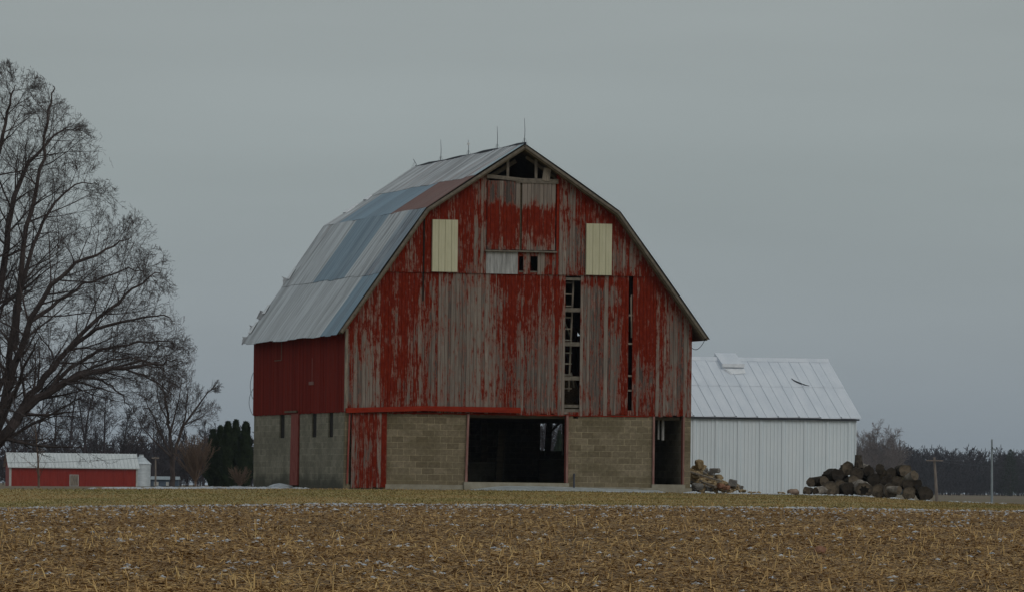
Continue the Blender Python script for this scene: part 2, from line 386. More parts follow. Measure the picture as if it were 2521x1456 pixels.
sheet('farmyard', 213, 262, 260, 24, 'gravel_yard', 0, 120)
sheet('far_field', 262, 7000, 260, 60, 'far_farmland', 0, 120, 3)
for nm, s in (('far_field', -1), ('far_field', 1)):      # the land beyond, out to the horizon at both sides
    X = np.array([120, 3500.]) * s; ys = np.array([-60, 90, 185, 214, 262, 300, 600, 900, 2000, 7000.])
    V = [(x_, y_, Hf(X[0], y_)) for y_ in ys for x_ in X]
    Fc = [(2*i, 2*i+1, 2*i+3, 2*i+2)[::s] for i in range(len(ys)-1)]
    tag(npmesh(nm, V, Fc, 'far_farmland'), kind='structure')
# ------------------------------------------------------------------ corn residue, snow flecks, grass (nobody could count them)
def flats(rng, n, y0, y1, L, Wd, up, seed_rows=False, bias=1.0):
    """n thin bent strips lying or standing about the ground between two distances"""
    Y = y0 + (y1 - y0) * rng.random(n) ** bias
    X = (rng.random(n) * 2 - 1) * (Y * .078 + 6)
    if seed_rows:
        Y = np.round(Y / .76) * .76 + rng.normal(0, .05, n); X = X + rng.normal(0, .1, n)
    Z = H(X, Y)
    l = rng.uniform(*L, n); wd = rng.uniform(*Wd, n); az = rng.uniform(0, 2*np.pi, n); el = rng.uniform(*up, n)
    d = np.stack([np.cos(az)*np.cos(el), np.sin(az)*np.cos(el), np.sin(el)], 1)
    s = np.stack([-np.sin(az), np.cos(az), rng.uniform(-.7, .7, n)], 1); s /= np.linalg.norm(s, axis=1)[:, None]
    p = np.stack([X, Y, Z + .005 + rng.random(n) * .03], 1)
    m = p + d * (l * .5)[:, None] + np.stack([0*l, 0*l, l * .06], 1); q = p + d * l[:, None]
    w_ = s * wd[:, None] / 2
    V = np.stack([p - w_, p + w_, m + w_, m - w_, q + w_ * .7, q - w_ * .7], 1).reshape(-1, 3)
    b = np.arange(n) * 6
    Fc = np.concatenate([np.stack([b, b+1, b+2, b+3], 1), np.stack([b+3, b+2, b+4, b+5], 1)])
    return V, Fc
def merge(parts):
    V, Fc, T, o = [], [], [], 0
    for v, f, t in parts: V.append(v); Fc.append(f + o); T.append(t); o += len(v)
    return np.concatenate(V), np.concatenate(Fc), np.concatenate(T)
rng = np.random.default_rng(11)
ps = []
for n, y0, y1, L, Wd, up, rows, lo, hi, bias in (
    (135000, 84, 184.8, (.03, .11), (.010, .034), (-.05, .22), False, 0, .72, 1.25),       # shredded leaves and husks
    (66000, 84, 184.8, (.05, .18), (.006, .014), (0, .32), False, .3, .92, 1.2),          # stalk pieces
    (5200, 84, 184.5, (.06, .16), (.014, .024), (.5, 1.5), True, .4, .85, 1.15),         # standing stubs in rows
    (2600, 84, 150, (.10, .24), (.010, .020), (.1, 1.2), False, .8, 1.0, 1.1)):           # bigger pale stalks
    v, f = flats(rng, n, y0, y1, L, Wd, up, rows, bias)
    cy_ = v.reshape(-1, 6, 3)[:, 0]; band = .07 * np.sin(cy_[:, 1] * .55 + 2 * np.sin(cy_[:, 0] * .12)) + .06 * np.sin(cy_[:, 1] * .17 + cy_[:, 0] * .25) + .05 * np.sin(cy_[:, 1] * 2.07)
    ps.append((v, f, np.repeat(np.clip(rng.uniform(lo, hi, n) + band, 0, 1), 6)))
V, Fc, T = merge(ps)
tag(npmesh('corn_stubble', V, Fc, 'corn_residue', tone=T), 'dry broken corn stalks and leaf litter covering the harvested field', 'corn stubble', kind='stuff')
# thin snow lying between the stalks: low irregular lenses
def snow_lenses(n, fy, rng, size):
    V, Fc = [], []
    for i in range(n):
        x, y = fy(rng); r = rng.uniform(*size); z = Hf(x, y) + .004; k = 7; b = len(V)
        V.append((x, y, z + r * .10 + .03))
        for j in range(k):
            a = j * 2 * math.pi / k + rng.uniform(-.3, .3); q = r * rng.uniform(.5, 1.2)
            V.append((x + math.cos(a) * q * 1.5, y + math.sin(a) * q * 1.6, z))
        for j in range(k): Fc.append((b, b + 1 + j, b + 1 + (j + 1) % k))
    return V, Fc
cl = [(rng.uniform(-1, 1), rng.uniform(95, 184)) for _ in range(230)]
def field_spot(r):
    u = r.random()
    if u < .62:
        c = cl[r.integers(len(cl))]; y = c[1] + r.normal(0, 1.5); x = c[0] * (c[1] * .078 + 5) + r.normal(0, 1.3)
    elif u < .80: y = 184.6 - abs(r.normal(0, 1.6)); x = r.uniform(-21, 21)
    else: y = r.uniform(90, 184); x = r.uniform(-1, 1) * (y * .078 + 5)
    return x, min(max(y, 85), 184.9)
V, Fc = snow_lenses(950, field_spot, rng, (.02, .08))
tag(npmesh('snow', V, Fc, 'snow'), 'thin snow flecks scattered between the corn stubble', 'snow', kind='stuff')
V, Fc = snow_lenses(1500, lambda r: (r.uniform(-21, 21), 184.6 - abs(r.normal(0, 17)) * r.random()), rng, (.015, .055))
tag(npmesh('snow', V, Fc, 'snow'), 'fine snow specks in the far half of the stubble', 'snow', kind='stuff')
def edge_spot(r):
    x = r.uniform(-22, 22); return x, 184.4 + r.normal(0, .28) + .5 * math.sin(x * .9)
V, Fc = snow_lenses(300, edge_spot, rng, (.04, .17))
tag(npmesh('snow', V, Fc, 'snow'), 'ragged line of snow along the edge between field and lawn', 'snow', kind='stuff')
def yard_spot(r):
    if r.random() < .7: x = r.uniform(-13.5, -6.5); y = 214 + abs(r.normal(0, 8)) + 1
    else: x = r.uniform(3, 16); y = 213.3 + r.uniform(0, 1.2) + (.0 if x < 6 else (x - 6) * .3)
    return x, y
V, Fc = snow_lenses(260, yard_spot, rng, (.05, .2))
tag(npmesh('snow', V, Fc, 'snow'), 'patchy snow on the gravel beyond the lawn', 'snow', kind='stuff')
n = 60000
X = rng.uniform(-24, 24, n); Y = rng.uniform(185.2, 214, n); Z = H(X, Y); hh = rng.uniform(.02, .05, n); wd = rng.uniform(.012, .03, n); az = rng.uniform(0, np.pi, n)
tip = np.stack([X + rng.normal(0, .03, n), Y + rng.normal(0, .03, n), Z + hh], 1); wv = np.stack([np.cos(az) * wd, np.sin(az) * wd, 0 * wd], 1); p = np.stack([X, Y, Z - .005], 1)
V = np.stack([p - wv, p + wv, tip], 1).reshape(-1, 3); b = np.arange(n) * 3
tag(npmesh('grass', V, np.stack([b, b + 1, b + 2], 1), 'dormant_grass', tone=np.repeat(rng.random(n), 3)), 'short dormant yellow green grass of the lawn in front of the barn', 'grass', kind='stuff')

# ------------------------------------------------------------------ barn
TH = .2228; B0 = Vector((-5.3138, 215.865, 0)); BW, BD = 11.47, 16.1
ZE, OVL, OVR, ZK, ZR = 5.0, .30, .42, 9.0, 11.12
KL, KR = BW/2 - 3.22, BW/2 + 3.18
OF = .38
def plane(px, py, u=None, v=None, o=B0):
    """barn coordinates of the point a sight line meets on the plane u=const or v=const"""
    r = ray(px, py); c, s = math.cos(TH), math.sin(TH)
    U, Vv = Vector((c, s, 0)), Vector((-s, c, 0)); O = Vector((0, 0, EYE)) - o
    if v is not None: t = (v - O.dot(Vv)) / r.dot(Vv)
    else: t = (u - O.dot(U)) / r.dot(U)
    P = O + r * t
    return (P.dot(U), P.z) if v is not None else (P.dot(Vv), P.z)
def FU(px, py=1000): return plane(px, py, v=0)[0]
def FZ(px, py): return plane(px, py, v=0)[1]
def LV(px, py=1000): return plane(px, py, u=0)[0]
def LZ(px, py): return plane(px, py, u=0)[1]
barn = thing('barn', B0, 'tall weathered red gambrel barn on a concrete block base, patched metal roof and missing boards', 'barn', rz=TH)
PROF = [(-OVL, ZE), (KL, ZK), (BW/2, ZR), (KR, ZK), (BW + OVR, ZE)]
def prof(u, drop=0.0):
    for (a, za), (b, zb) in zip(PROF, PROF[1:]):
        if a <= u <= b: return za + (zb - za) * (u - a) / (b - a) - drop
    return ZE - drop
ZB = 2.44           # top of the block wall
# wear of the paint: blobs (photo x, y, half width, half height, amount) read off the siding
WB = [(1237,470,42,36,.9),(1325,462,40,32,.75),(1237,440,45,22,.6),(1165,485,16,26,.35),(1165,560,24,16,.3),(1180,610,40,50,.42),(1210,600,28,24,.5),(1250,605,22,20,.35),(1320,595,44,34,.5),
 (1405,490,22,34,.4),(1425,590,34,84,.62),(1445,640,60,40,.4),(1335,650,34,26,.7),(1530,630,34,46,.55),(1575,640,24,40,.35),(1620,640,16,30,.3),(1100,600,26,60,.2),(1380,640,14,60,.4),(1240,520,60,30,-.25),(1330,530,34,50,-.25),
 (1130,720,60,60,.35),(1130,860,60,150,.68),(1100,930,46,80,.3),(1190,760,24,70,.3),(1245,940,64,80,.42),(1240,730,50,50,.3),(1270,850,70,60,.3),(1340,930,60,90,.7),(1345,720,36,50,.18),(1390,900,20,110,.4),(1330,790,34,40,.22),(1290,700,120,12,-.35),
 (1485,900,60,150,.85),(1460,780,30,90,.5),(1455,725,34,26,.5),(1505,735,26,26,.5),(1500,765,30,20,-.45),(1542,850,7,190,-.9),(1440,690,90,9,-.5),
 (1580,740,22,70,-.15),(1680,860,24,130,.7),(1655,830,20,90,.35),(1600,930,50,70,.42),(1650,980,60,50,.32),(1575,960,12,60,.3),
 (880,930,30,80,.62),(905,960,34,40,.4),(925,880,16,40,.25),(965,800,16,50,.3),(1000,960,24,60,.45),(1010,830,24,40,.3),(1055,860,20,120,.42),(965,720,24,60,.05),(900,850,20,50,.2),(1020,610,24,40,.18),(1650,700,24,40,.0),
 (852,940,6,90,.8),(1090,760,16,60,.2),(1060,620,30,30,-.1),(1400,1000,600,7,.35)]
WBu = []
for x_, y_, a_, b_, k_ in WB:
    u_, z_ = plane(x_, y_, v=0); WBu.append((u_, z_, a_ / 75., b_ / 76.5, k_))
def wear(u, z):
    s_ = .25
    for a, b, ra, rb, k in WBu:
        d2 = ((u - a) / ra) ** 2 + ((z - b) / rb) ** 2
        if d2 < 4: s_ += k * .55 * math.exp(-d2 * .9)
    return max(0.0, min(.68, s_))
HAY0, HAY1 = FU(1197, 550), FU(1368, 550)
HZ1, HZ0 = FZ(1280, 437), FZ(1280, 617)
S1 = (FU(1391, 850), FU(1428, 850)); S2 = (FU(1547, 850), FU(1556.5, 850))
ZMID = FZ(1300, 675)
def clad(name, u0, u1, zb, zt, v, holes, mat='weathered_red_boards', bw=.115, seed=1, jag=.02, wearf=wear, y_axis=False, parent=barn, bot=None, must=()):
    """a wall of separate upright boards; holes are (u0,u1,z0,z1); each board a strip with its own depth"""
    r = random.Random(seed); mb = MB()
    cuts = sorted(set([u0, u1] + [h for q in holes for h in q[:2] if u0 < h < u1] + list(must)))
    for a, b in zip(cuts, cuts[1:]):
        k = max(1, round((b - a) / bw)); ws = [r.uniform(.75, 1.25) for _ in range(k)]; s_ = sum(ws); x = a
        for w_ in ws:
            x1 = x + w_ / s_ * (b - a); m = (x + x1) / 2; g = .004
            lo = (bot(m) if bot else zb) + r.uniform(-jag, jag); top0, top1 = zt(x + g), zt(x1 - g)
            segs = [(lo, None)]
            hs = sorted([(h[2], h[3]) for h in holes if h[0] < m < h[1]])
            out_ = []; cur = lo
            for h0, h1 in hs:
                if h0 > cur + .02: out_.append((cur, h0))
                cur = max(cur, h1)
            if cur < min(top0, top1) - .02: out_.append((cur, None))
            dv = v - r.uniform(0, .014); tn = r.random(); th = .024
            for q0, q1 in out_:
                ta, tb = (top0, top1) if q1 is None else (q1, q1)
                n_ = max(1, int((max(ta, tb) - q0) / .28)); 
                for i in range(n_):
                    za, zb_ = q0 + (ta - q0) * i / n_, q0 + (ta - q0) * (i + 1) / n_
                    zc, zd = q0 + (tb - q0) * i / n_, q0 + (tb - q0) * (i + 1) / n_
                    P = [(x + g, dv, za), (x1 - g, dv, zc), (x1 - g, dv, zd), (x + g, dv, zb_)]
                    Q = [(p[0], dv + th, p[2]) for p in P]
                    faces = [P, [Q[1], Q[0], Q[3], Q[2]], [Q[0], P[0], P[3], Q[3]], [P[1], Q[1], Q[2], P[2]]]
                    if i == 0: faces.append([Q[0], Q[1], P[1], P[0]])
                    if i == n_ - 1: faces.append([P[3], P[2], Q[2], Q[3]])
                    for f_ in faces:
                        i0 = len(mb.v)
                        pts = f_ if not y_axis else [(p[1], p[0], p[2]) for p in f_][::-1]
                        mb.v += pts; mb.f.append(list(range(i0, i0 + 4)))
                        for p in (f_ if not y_axis else f_[::-1]):
                            for kk, vv in (('wear', wearf(p[0], p[2])), ('tone', tn), ('uvu', p[0] + tn * .15), ('uvv', p[2] + tn * 3)):
                                mb.a.setdefault(kk, []).append(vv)
            x = x1
    return mb.build(name, mat, parent)
roof_under = lambda d: (lambda u: prof(u, d))
# upper gable siding, lapping over the lower
OP1 = (FU(1277, 650), FU(1287.5, 650), FZ(1280, 672), FZ(1280, 631)); OP2 = (FU(1305, 650), FU(1322.5, 650), FZ(1312, 672), FZ(1312, 631))
clad('gable_siding', .02, BW - .02, ZMID, roof_under(.10), -.045, [(HAY0, HAY1, HZ0 - .02, 20), (HAY0, OP1[0] - .04, ZMID + .02, HZ0 - .05), OP1, OP2], seed=3, jag=.008)
def lowbot(u):
    x = u / BW
    return 2.42 + (.02 if u < FU(1280) else .0) + .015 * math.sin(u * 3)
clad('lower_siding', .0, BW, 2.4, lambda u: min(ZMID + .06, prof(u, .10)), 0, [(S1[0], S1[1], 2.52, ZMID - .03), (S2[0], S2[1], 2.6, 20)], seed=5, jag=.03, bot=lowbot)
# hay doors, ledge, gable opening
HM = FU(1281, 550)
for a, b, sd in ((HAY0 + .01, HM - .035, 21), (HM + .03, HAY1 - .03, 22)):
    clad('hay_door', a, b, HZ0 + .02, lambda u: HZ1 - .12, -.085, [], seed=sd, jag=.01, bw=.14, wearf=lambda u, z: min(.74, wear(u, z) * .55 + .55 * max(0, 1 - max(0, HZ1 - .72 - .14 * math.sin(u * 6) - z) / .3) + .22 * max(0, 1 - (z - HZ0) / .55)))
m = MB(); m.box((HM - .04, -.02, HZ0), (HM + .035, .0, HZ1 - .1)); m.build('door_backing', 'interior_timber', barn)
m = MB(); m.box((HAY0 - .05, -.17, HZ0 - .05), (HAY1 + .02, -.02, HZ0 + .0)); m.build('door_ledge', 'pale_trim_wood', barn)
m = MB(); m.beam((HAY0 - .02, -.11, HZ1 + .02), (HAY0 + 1.12, -.12, HZ1 - .08), .05, .12); m.beam((HAY0 + .95, -.10, HZ1 - .10), (HAY1 + .05, -.10, HZ1 - .11), .05, .15); m.build('crossbeam', 'pale_trim_wood', barn)
for px, wd in ((1249.5, .085), (1319, .085)):
    m = MB(); u_ = FU(px, 410); m.beam((u_, -.02, HZ1 - .12), (u_, -.02, prof(u_, .12)), wd, .09, (0, 1, 0)); m.build('gable_stud', 'pale_trim_wood', barn)
m = MB(); u_ = FU(1343, 410); m.beam((u_ - .02, -.13, HZ1 - .1), (u_ + .04, -.11, prof(u_, .22)), .25, .03, (0, 1, 0)); m.build('loose_board', 'grey_weathered_wood', barn)
m = MB(); m.beam((BW/2 + .15, .12, ZR - .38), (BW/2 + 1.9, .12, ZR - 1.55), .06, .1); m.beam((BW/2 - .1, .5, ZR - .5), (BW/2 - 1.7, .5, ZR - 1.5), .06, .12); m.build('rafter', 'interior_timber', barn)
# light boards under the hay door
m = MB(); xs = np.linspace(HAY0, OP1[0] - .04, 9); r = random.Random(4)
for a, b in zip(xs, xs[1:]): m.box((a + .004, -.06 - r.uniform(0, .01), ZMID + .0), (b - .004, -.03, HZ0 - .06))
m.build('whitewashed_panel', 'whitewashed_boards', barn)
m = MB(); m.box((OP1[0], .0, ZMID + .05), (OP2[1], .05, ZMID + .11)); m.build('opening_sill', 'pale_trim_wood', barn)
# long upright battens, and a strip painting the shade of a gap
m = MB(); u_ = FU(1371.5, 550); m.box((u_ - .03, -.075, ZMID), (u_ + .03, -.05, prof(u_, .16))); m.build('batten', 'bright_red_metal', barn)
m = MB(); u_ = FU(1042.5, 600)
m.hexa([(u_-.02,-.066,FZ(1043,740)),(u_+.02,-.066,FZ(1043,740)),(u_+.02,-.046,FZ(1043,740)),(u_-.02,-.046,FZ(1043,740)),(u_-.02,-.1,prof(u_,.2)),(u_+.03,-.1,prof(u_,.2)),(u_+.03,-.046,prof(u_,.2)),(u_-.02,-.046,prof(u_,.2))]); m.build('gap_shade_strip', 'painted_hollow_shade', barn)  # dark strip laid on the siding, painted as the shade in a long crack
m = MB(); u_ = FU(1059, 540); m.box((u_ - .02, -.07, ZMID + 1.9), (u_ + .02, -.05, prof(u_, .2))); m.build('batten', 'bright_red_metal', barn)
# cream window covers with ribs
for x0, x1, y0, y1 in ((1062, 1125, 541, 669), (1441, 1504.5, 551, 677)):
    a, b = FU(x0, 600), FU(x1, 600); zt, zb_ = FZ((x0+x1)/2, y0), FZ((x0+x1)/2, y1)
    m = MB(); prev = None; n_ = 4; wv = (b - a) / n_; pts = []
    for i in range(n_):
        s_ = a + i * wv
        pts += [(s_, -.115), (s_ + .015, -.138), (s_ + .035, -.138), (s_ + .05, -.115), (s_ + wv * .5, -.115), (s_ + wv * .53, -.122), (s_ + wv * .58, -.115)]
    pts.append((b, -.115))
    for p, q in zip(pts, pts[1:]): m.poly([(p[0], p[1], zb_), (q[0], q[1], zb_), (q[0], q[1], zt), (p[0], p[1], zt)])
    m.box((a, -.114, zb_), (b, -.05, zt)); tag(m.build('window_cover', 'cream_metal', barn), 'cream ribbed metal window cover, ' + ('left of the hay doors' if x0 < 1200 else 'right of the hay doors'))
# what shows in the open slots: girts, a ladder, studs, hay
m = MB()
for y_ in (762, 846, 930): m = MB(); z_ = FZ(1410, y_); m.box((S1[0] - .3, .03, z_ - .065), (S2[1] + .3 if y_ == -1 else S1[1] + .3, .14, z_ + .065)); m.build('girt', 'pale_trim_wood', barn)
m = MB(); m.box((S1[0] - .3, .03, FZ(1410, 686) - .05), (S1[1] + .3, .1, FZ(1410, 686) + .04)); m.build('girt', 'pale_trim_wood', barn); m = MB(); m.box((S1[0] - .3, .03, 2.5), (S1[1] + .3, .2, 2.62)); m.build('girt', 'pale_trim_wood', barn); m = MB(); m.box((S1[0] - .3, .05, 2.66), (S1[1] + .3, .16, 2.76))
m.build('girt', 'pale_trim_wood', barn)
m = MB()
for y_ in (845, 924, 960, 775): m = MB(); z_ = FZ(1552, y_) ; m.box((S2[0] - .25, .03, z_ - .03), (S2[1] + .25, .1, z_ + .03)); m.build('girt', 'grey_weathered_wood', barn)
m = MB(); m.beam((S2[0] + .08, .06, FZ(1552, 730)), (S2[0] + .1, .06, FZ(1552, 790)), .04, .05, (0, 1, 0)); m.build('lath', 'grey_weathered_wood', barn); m = MB(); m.beam((S2[0] + .1, .07, FZ(1552, 725)), (S2[1] - .01, .07, FZ(1552, 830)), .04, .04, (0, 1, 0)); m.build('lath', 'grey_weathered_wood', barn)
m = MB(); ul = FU(1413, 850)
m.beam((ul + .03, .32, FZ(1413, 690)), (ul - .06, .42, FZ(1413, 962)), .055, .06, (0, 1, 0))
m.beam((ul - .52, .32, FZ(1413, 690)), (ul - .6, .42, FZ(1413, 962)), .055, .06, (0, 1, 0))
for y_ in (695, 723, 752, 780, 808, 836, 867, 894, 921, 955): z_ = FZ(1400, y_); m.box((ul - .58, .34, z_ - .022), (ul + .02, .39, z_ + .022))
m.beam((ul - .14, .8, FZ(1413, 790)), (ul + .1, .8, FZ(1413, 832)), .05, .08, (0, 1, 0)); m.beam((ul + .05, .6, FZ(1413, 915)), (ul + .16, .6, FZ(1413, 952)), .05, .1, (0, 1, 0))
m.build('ladder', 'grey_weathered_wood', barn)
# block walls with real openings
def holed_wall(name, mat, a, b, z0, z1, holes, v0, v1, axis='x', parent=barn):
    holes = [(max(q[0], a), min(q[1], b), max(q[2], z0), min(q[3], z1)) for q in holes]
    us = sorted(set([a, b] + [h for q in holes for h in q[:2]])); zs = sorted(set([z0, z1] + [h for q in holes for h in q[2:]]))
    solid = lambda i, j: 0 <= i < len(us)-1 and 0 <= j < len(zs)-1 and not any(q[0] <= (us[i]+us[i+1])/2 <= q[1] and q[2] <= (zs[j]+zs[j+1])/2 <= q[3] for q in holes)
    m = MB(); T = (lambda u, v, z: (u, v, z)) if axis == 'x' else (lambda u, v, z: (v, u, z))
    def add(P): m.poly(P if axis == 'x' else P[::-1])
    for i in range(len(us)-1):
        for j in range(len(zs)-1):
            if not solid(i, j): continue
            p, q, r_, s_ = us[i], us[i+1], zs[j], zs[j+1]
            add([T(p, v0, r_), T(q, v0, r_), T(q, v0, s_), T(p, v0, s_)]); add([T(q, v1, r_), T(p, v1, r_), T(p, v1, s_), T(q, v1, s_)])
            if not solid(i-1, j): add([T(p, v1, r_), T(p, v0, r_), T(p, v0, s_), T(p, v1, s_)])
            if not solid(i+1, j): add([T(q, v0, r_), T(q, v1, r_), T(q, v1, s_), T(q, v0, s_)])
            if not solid(i, j-1): add([T(p, v1, r_), T(q, v1, r_), T(q, v0, r_), T(p, v0, r_)])
            if not solid(i, j+1): add([T(p, v0, s_), T(q, v0, s_), T(q, v1, s_), T(p, v1, s_)])
    return m.build(name, mat, parent)
D0 = (FU(860, 1100), FU(949, 1100)); D1 = (FU(1149, 1100), FU(1398.5, 1100)); D2 = (FU(1606.5, 1100), FU(1684, 1100))
ZS1 = FZ(1275, 1186); ZS2 = FZ(1645, 1191)
notch = (FU(1404, 1020), FU(1421, 1020), ZB - .02 - .2, 5)
holed_wall('block_wall', 'tan_concrete_block', 0, BW, -.5, ZB, [(D0[0], D0[1] - .5, .1, 5), (D1[0], D1[1], ZS1, 5), (D2[0], D2[1], ZS2, 5), (FU(1412, 1020), FU(1424, 1020), ZB - .13, 5)], .03, .25)
wins = [(LV(x1, 1040), LV(x0, 1040)) for x0, x1 in ((686, 698.5), (765, 777), (806, 818))]
wh = [(a, b, LZ(x_, yb), LZ(x_, 1012) if 0 else 5) for (a, b), x_, yb in zip(wins, (692, 771, 812), (1077, 1075, 1075))]
wh = [(a, b, z_, ZB - .01) for a, b, z_, _ in wh]
LD = (LV(735, 1100), LV(718, 1100))
holed_wall('block_wall', 'mossy_concrete_block', .252, BD, -.5, ZB, wh + [(LD[0], LD[1], .02, 5)], .03, .25, 'y')
bo = [plane(1326, 1108, v=BD), plane(1398, 1038, v=BD)]
holed_wall('block_wall', 'tan_concrete_block', .252, BW - .252, -.5, 2.55, [(bo[0][0], BW - .35, bo[0][1], 5)], BD - .22, BD, 'x')
holed_wall('block_wall', 'mossy_concrete_block', .252, BD, -.5, ZB, [], BW - .25, BW - .03, 'y')
for a, b in wins:
    z_ = wh[0][2]; m = MB(); m.box((.085, a + .001, z_ + .002), (.11, b - .001, ZB - .02)); m.build('window', 'painted_hollow_shade', barn)  # dark sheet in each slit, coloured as the shade inside the wall
# left, back and right siding
side_wear = lambda u, z: .1
LT = lambda u: ZE + .26
clad('side_siding', .03, BD, 2.42, LT, .0, [], mat='dark_red_painted_boards', seed=9, jag=.012, wearf=side_wear, y_axis=True, bw=.13)
m = MB(); m.box((BW - .026, .05, 2.42), (BW - .002, BD, ZE + .36)); m.build('side_siding', 'dark_red_painted_boards', barn)
m = MB(); prs = [(u, prof(u, .12)) for u in (.05, KL, BW/2, KR, BW - .05)]
prs = [(.026, prof(.026, .12))] + prs[1:-1] + [(BW - .027, prof(BW - .05, .12))]
for y_ in (BD - .05, BD - .02): m.poly([(.026, y_, 2.551)] + [(u, y_, z) for u, z in prs] + [(BW - .027, y_, 2.551)])
m.poly([(.026, BD - .2, 2.5), (BW - .027, BD - .2, 2.5), (BW - .027, BD - .1, 2.6), (.026, BD - .1, 2.6)]); m.build('back_siding', 'dark_red_painted_boards', barn)
m = MB(); m.box((-.03, -.03, 2.44), (.06, -.018, ZE + .1)); m.box((-.03, -.018, 2.44), (-.015, .07, ZE + .1)); m.build('corner_board', 'grey_weathered_wood', barn)
# floor, loft, posts and rails inside
m = MB(); m.box((.26, .4, -.3), (BW - .26, BD - .24, ZS1 - .06)); m.build('floor', 'earth_floor', barn)
m = MB(); m.box((.3, .3, 2.30), (BW - .3, BD - .3, 2.40)); m.build('loft_floor', 'interior_timber', barn)
def inner_post(px0, px1, y0, y1, v, wd):
    p, q = plane(px0, y0, v=v), plane(px1, y1, v=v); m = MB(); m.beam((p[0], v, p[1]), (q[0], v, q[1]), wd, .2, (0, 1, 0)); m.build('post', 'interior_timber', barn)
inner_post(1234, 1226, 1060, 1194, 5.5, .22); inner_post(1354, 1347, 1022, 1120, BD - 1.0, .17); inner_post(1388, 1388, 1022, 1120, BD - .6, .09)
inner_post(1190, 1190, 1022, 1194, 8, .2); inner_post(1350, 1377, 1066, 1040, BD - .9, .05)
m = MB(); a_ = plane(1160, 1100, v=7)[0]; m.box((a_ - .6, 6.8, -.1), (a_ + 1.1, 7, .9)); m.build('low_wall', 'mossy_concrete_block', barn)
m = MB(); a_ = plane(1325, 1100, v=10)[0]; m.box((a_, 9.8, -.1), (a_ + 2.2, 10, 1.0)); m.build('board_rail', 'interior_timber', barn)
# front sill, apron
m = MB(); m.box((D1[0] - .1, -.14, -.3), (D1[1] + .02, .34, ZS1 - .005)); m.build('concrete_sill', 'concrete', barn)
m = MB(); m.box((D2[0] - .45, -.10, -.5), (BW + .02, .02, .10)); m.build('concrete_sill', 'concrete', barn)
m = MB(); m.box((D2[0] - .02, -.06, .101), (D2[1] + .04, .4, ZS2)); m.build('door_sill', 'concrete', barn)
m = MB(); m.box((D0[1], -.06, -.5), (D1[0] - .102, .02, .12)); m.build('footing', 'concrete', barn); m = MB(); m.box((D1[1] + .022, -.06, -.5), (D2[0] - .452, .02, .11)); m.build('footing', 'concrete', barn)
m = MB(); n_ = 16; a, b = D1[0] + .1, D1[1] + 3.0
for i in range(n_):
    u0_, u1_ = a + (b - a) * i / n_, a + (b - a) * (i + 1) / n_
    f_ = lambda u: -.02 + .13 * min(1, (u - a) / 1.0) * (1 - .65 * max(0, (u - D1[1] + .6) / 3.6))
    m.hexa([(u0_, -1.3, -.4), (u1_, -1.3, -.4), (u1_, -.16, -.4), (u0_, -.16, -.4), (u0_, -1.25, f_(u0_) - .12), (u1_, -1.25, f_(u1_) - .12), (u1_, -.16, f_(u1_)), (u0_, -.16, f_(u0_))])
m.build('concrete_apron', 'wet_concrete', barn)
# sliding door, its track cover, jambs
clad('sliding_door', FU(864, 1100), D0[1] + .03, .0, lambda u: FZ(905, 1015), -.05, [], seed=31, wearf=lambda u, z: .36 + .10 * math.sin(u * 2.1 + 1), bw=.15)
m = MB(); a_ = FU(855, 1100); m.beam((a_ + .0, -.03, .12), (a_ + .06, -.03, 2.45), .05, .05, (0, 1, 0)); m.build('door_edge', 'jamb_red', barn)
za, zb_ = FZ(853, 1008), FZ(1280, 1008)
m = MB(); zt = [(-.0, FZ(853, 1003), FZ(853, 1015)), (FU(1040, 1000), FZ(1040, 998), FZ(1040, 1010)), (FU(1280, 1000), FZ(1280, 1002), FZ(1280, 1016))]
for (u0_, t0_, b0_), (u1_, t1_, b1_) in zip(zt, zt[1:]):
    m.hexa([(u0_, -.17, b0_), (u1_, -.17, b1_), (u1_, -.035, b1_), (u0_, -.035, b0_), (u0_, -.12, t0_), (u1_, -.12, t1_), (u1_, -.035, t1_), (u0_, -.035, t0_)])
m.build('door_track_cover', 'bright_red_metal', barn)
m = MB(); xs = np.linspace(D0[1] + .1, FU(1598, 1015), 70); r = random.Random(8)
pts = []
for a, b in zip(xs, xs[1:]): q_ = 2.395 - r.uniform(0, .02); pts += [(a, q_), (b, q_)]
for p, q in zip(pts, pts[1:]):
    m.poly([(p[0], .001, p[1]), (q[0], .001, q[1]), (q[0], .001, 2.43), (p[0], .001, 2.43)])
m.build('board_ends', 'bright_red_metal', barn)
for u_, mt, wd in ((D1[0] + .035, 'pinkish_jamb_wood', .07), (D1[1] - .035, 'pinkish_jamb_wood', .07), (D2[0] + .03, 'pinkish_jamb_wood', .06), (D2[1] - .02, 'pinkish_jamb_wood', .05)):
    m = MB(); lean = -.05 if u_ < 6 else 0; zb2 = ZS1 if u_ < D1[1] else ZS2 + .001
    m.beam((u_ + lean, -.01, zb2), (u_, -.01, ZB - .03), wd, .08, (0, 1, 0)); m.build('door_jamb', mt, barn)
for u_ in (D1[0] + .0, D1[1] - .09, D2[0] - .03, D2[1] - .06):
    m = MB(); m.box((u_ + .02, .04, ZS1 + .001 if u_ < D1[1] else ZS2 + .001), (u_ + .05, .22, ZB - .05)); m.build('jamb_liner', 'jamb_red', barn)
m = MB(); u_ = FU(1643, 1040); m.tube([(u_, .6, 2.3), (u_, .6, FZ(1643, 1082))], .05, 8); m.tube([(u_ - .12, .7, 2.3), (u_ - .12, .7, FZ(1643, 1080))], .035, 8); m.build('hanging_pipe', 'white_trim', barn)
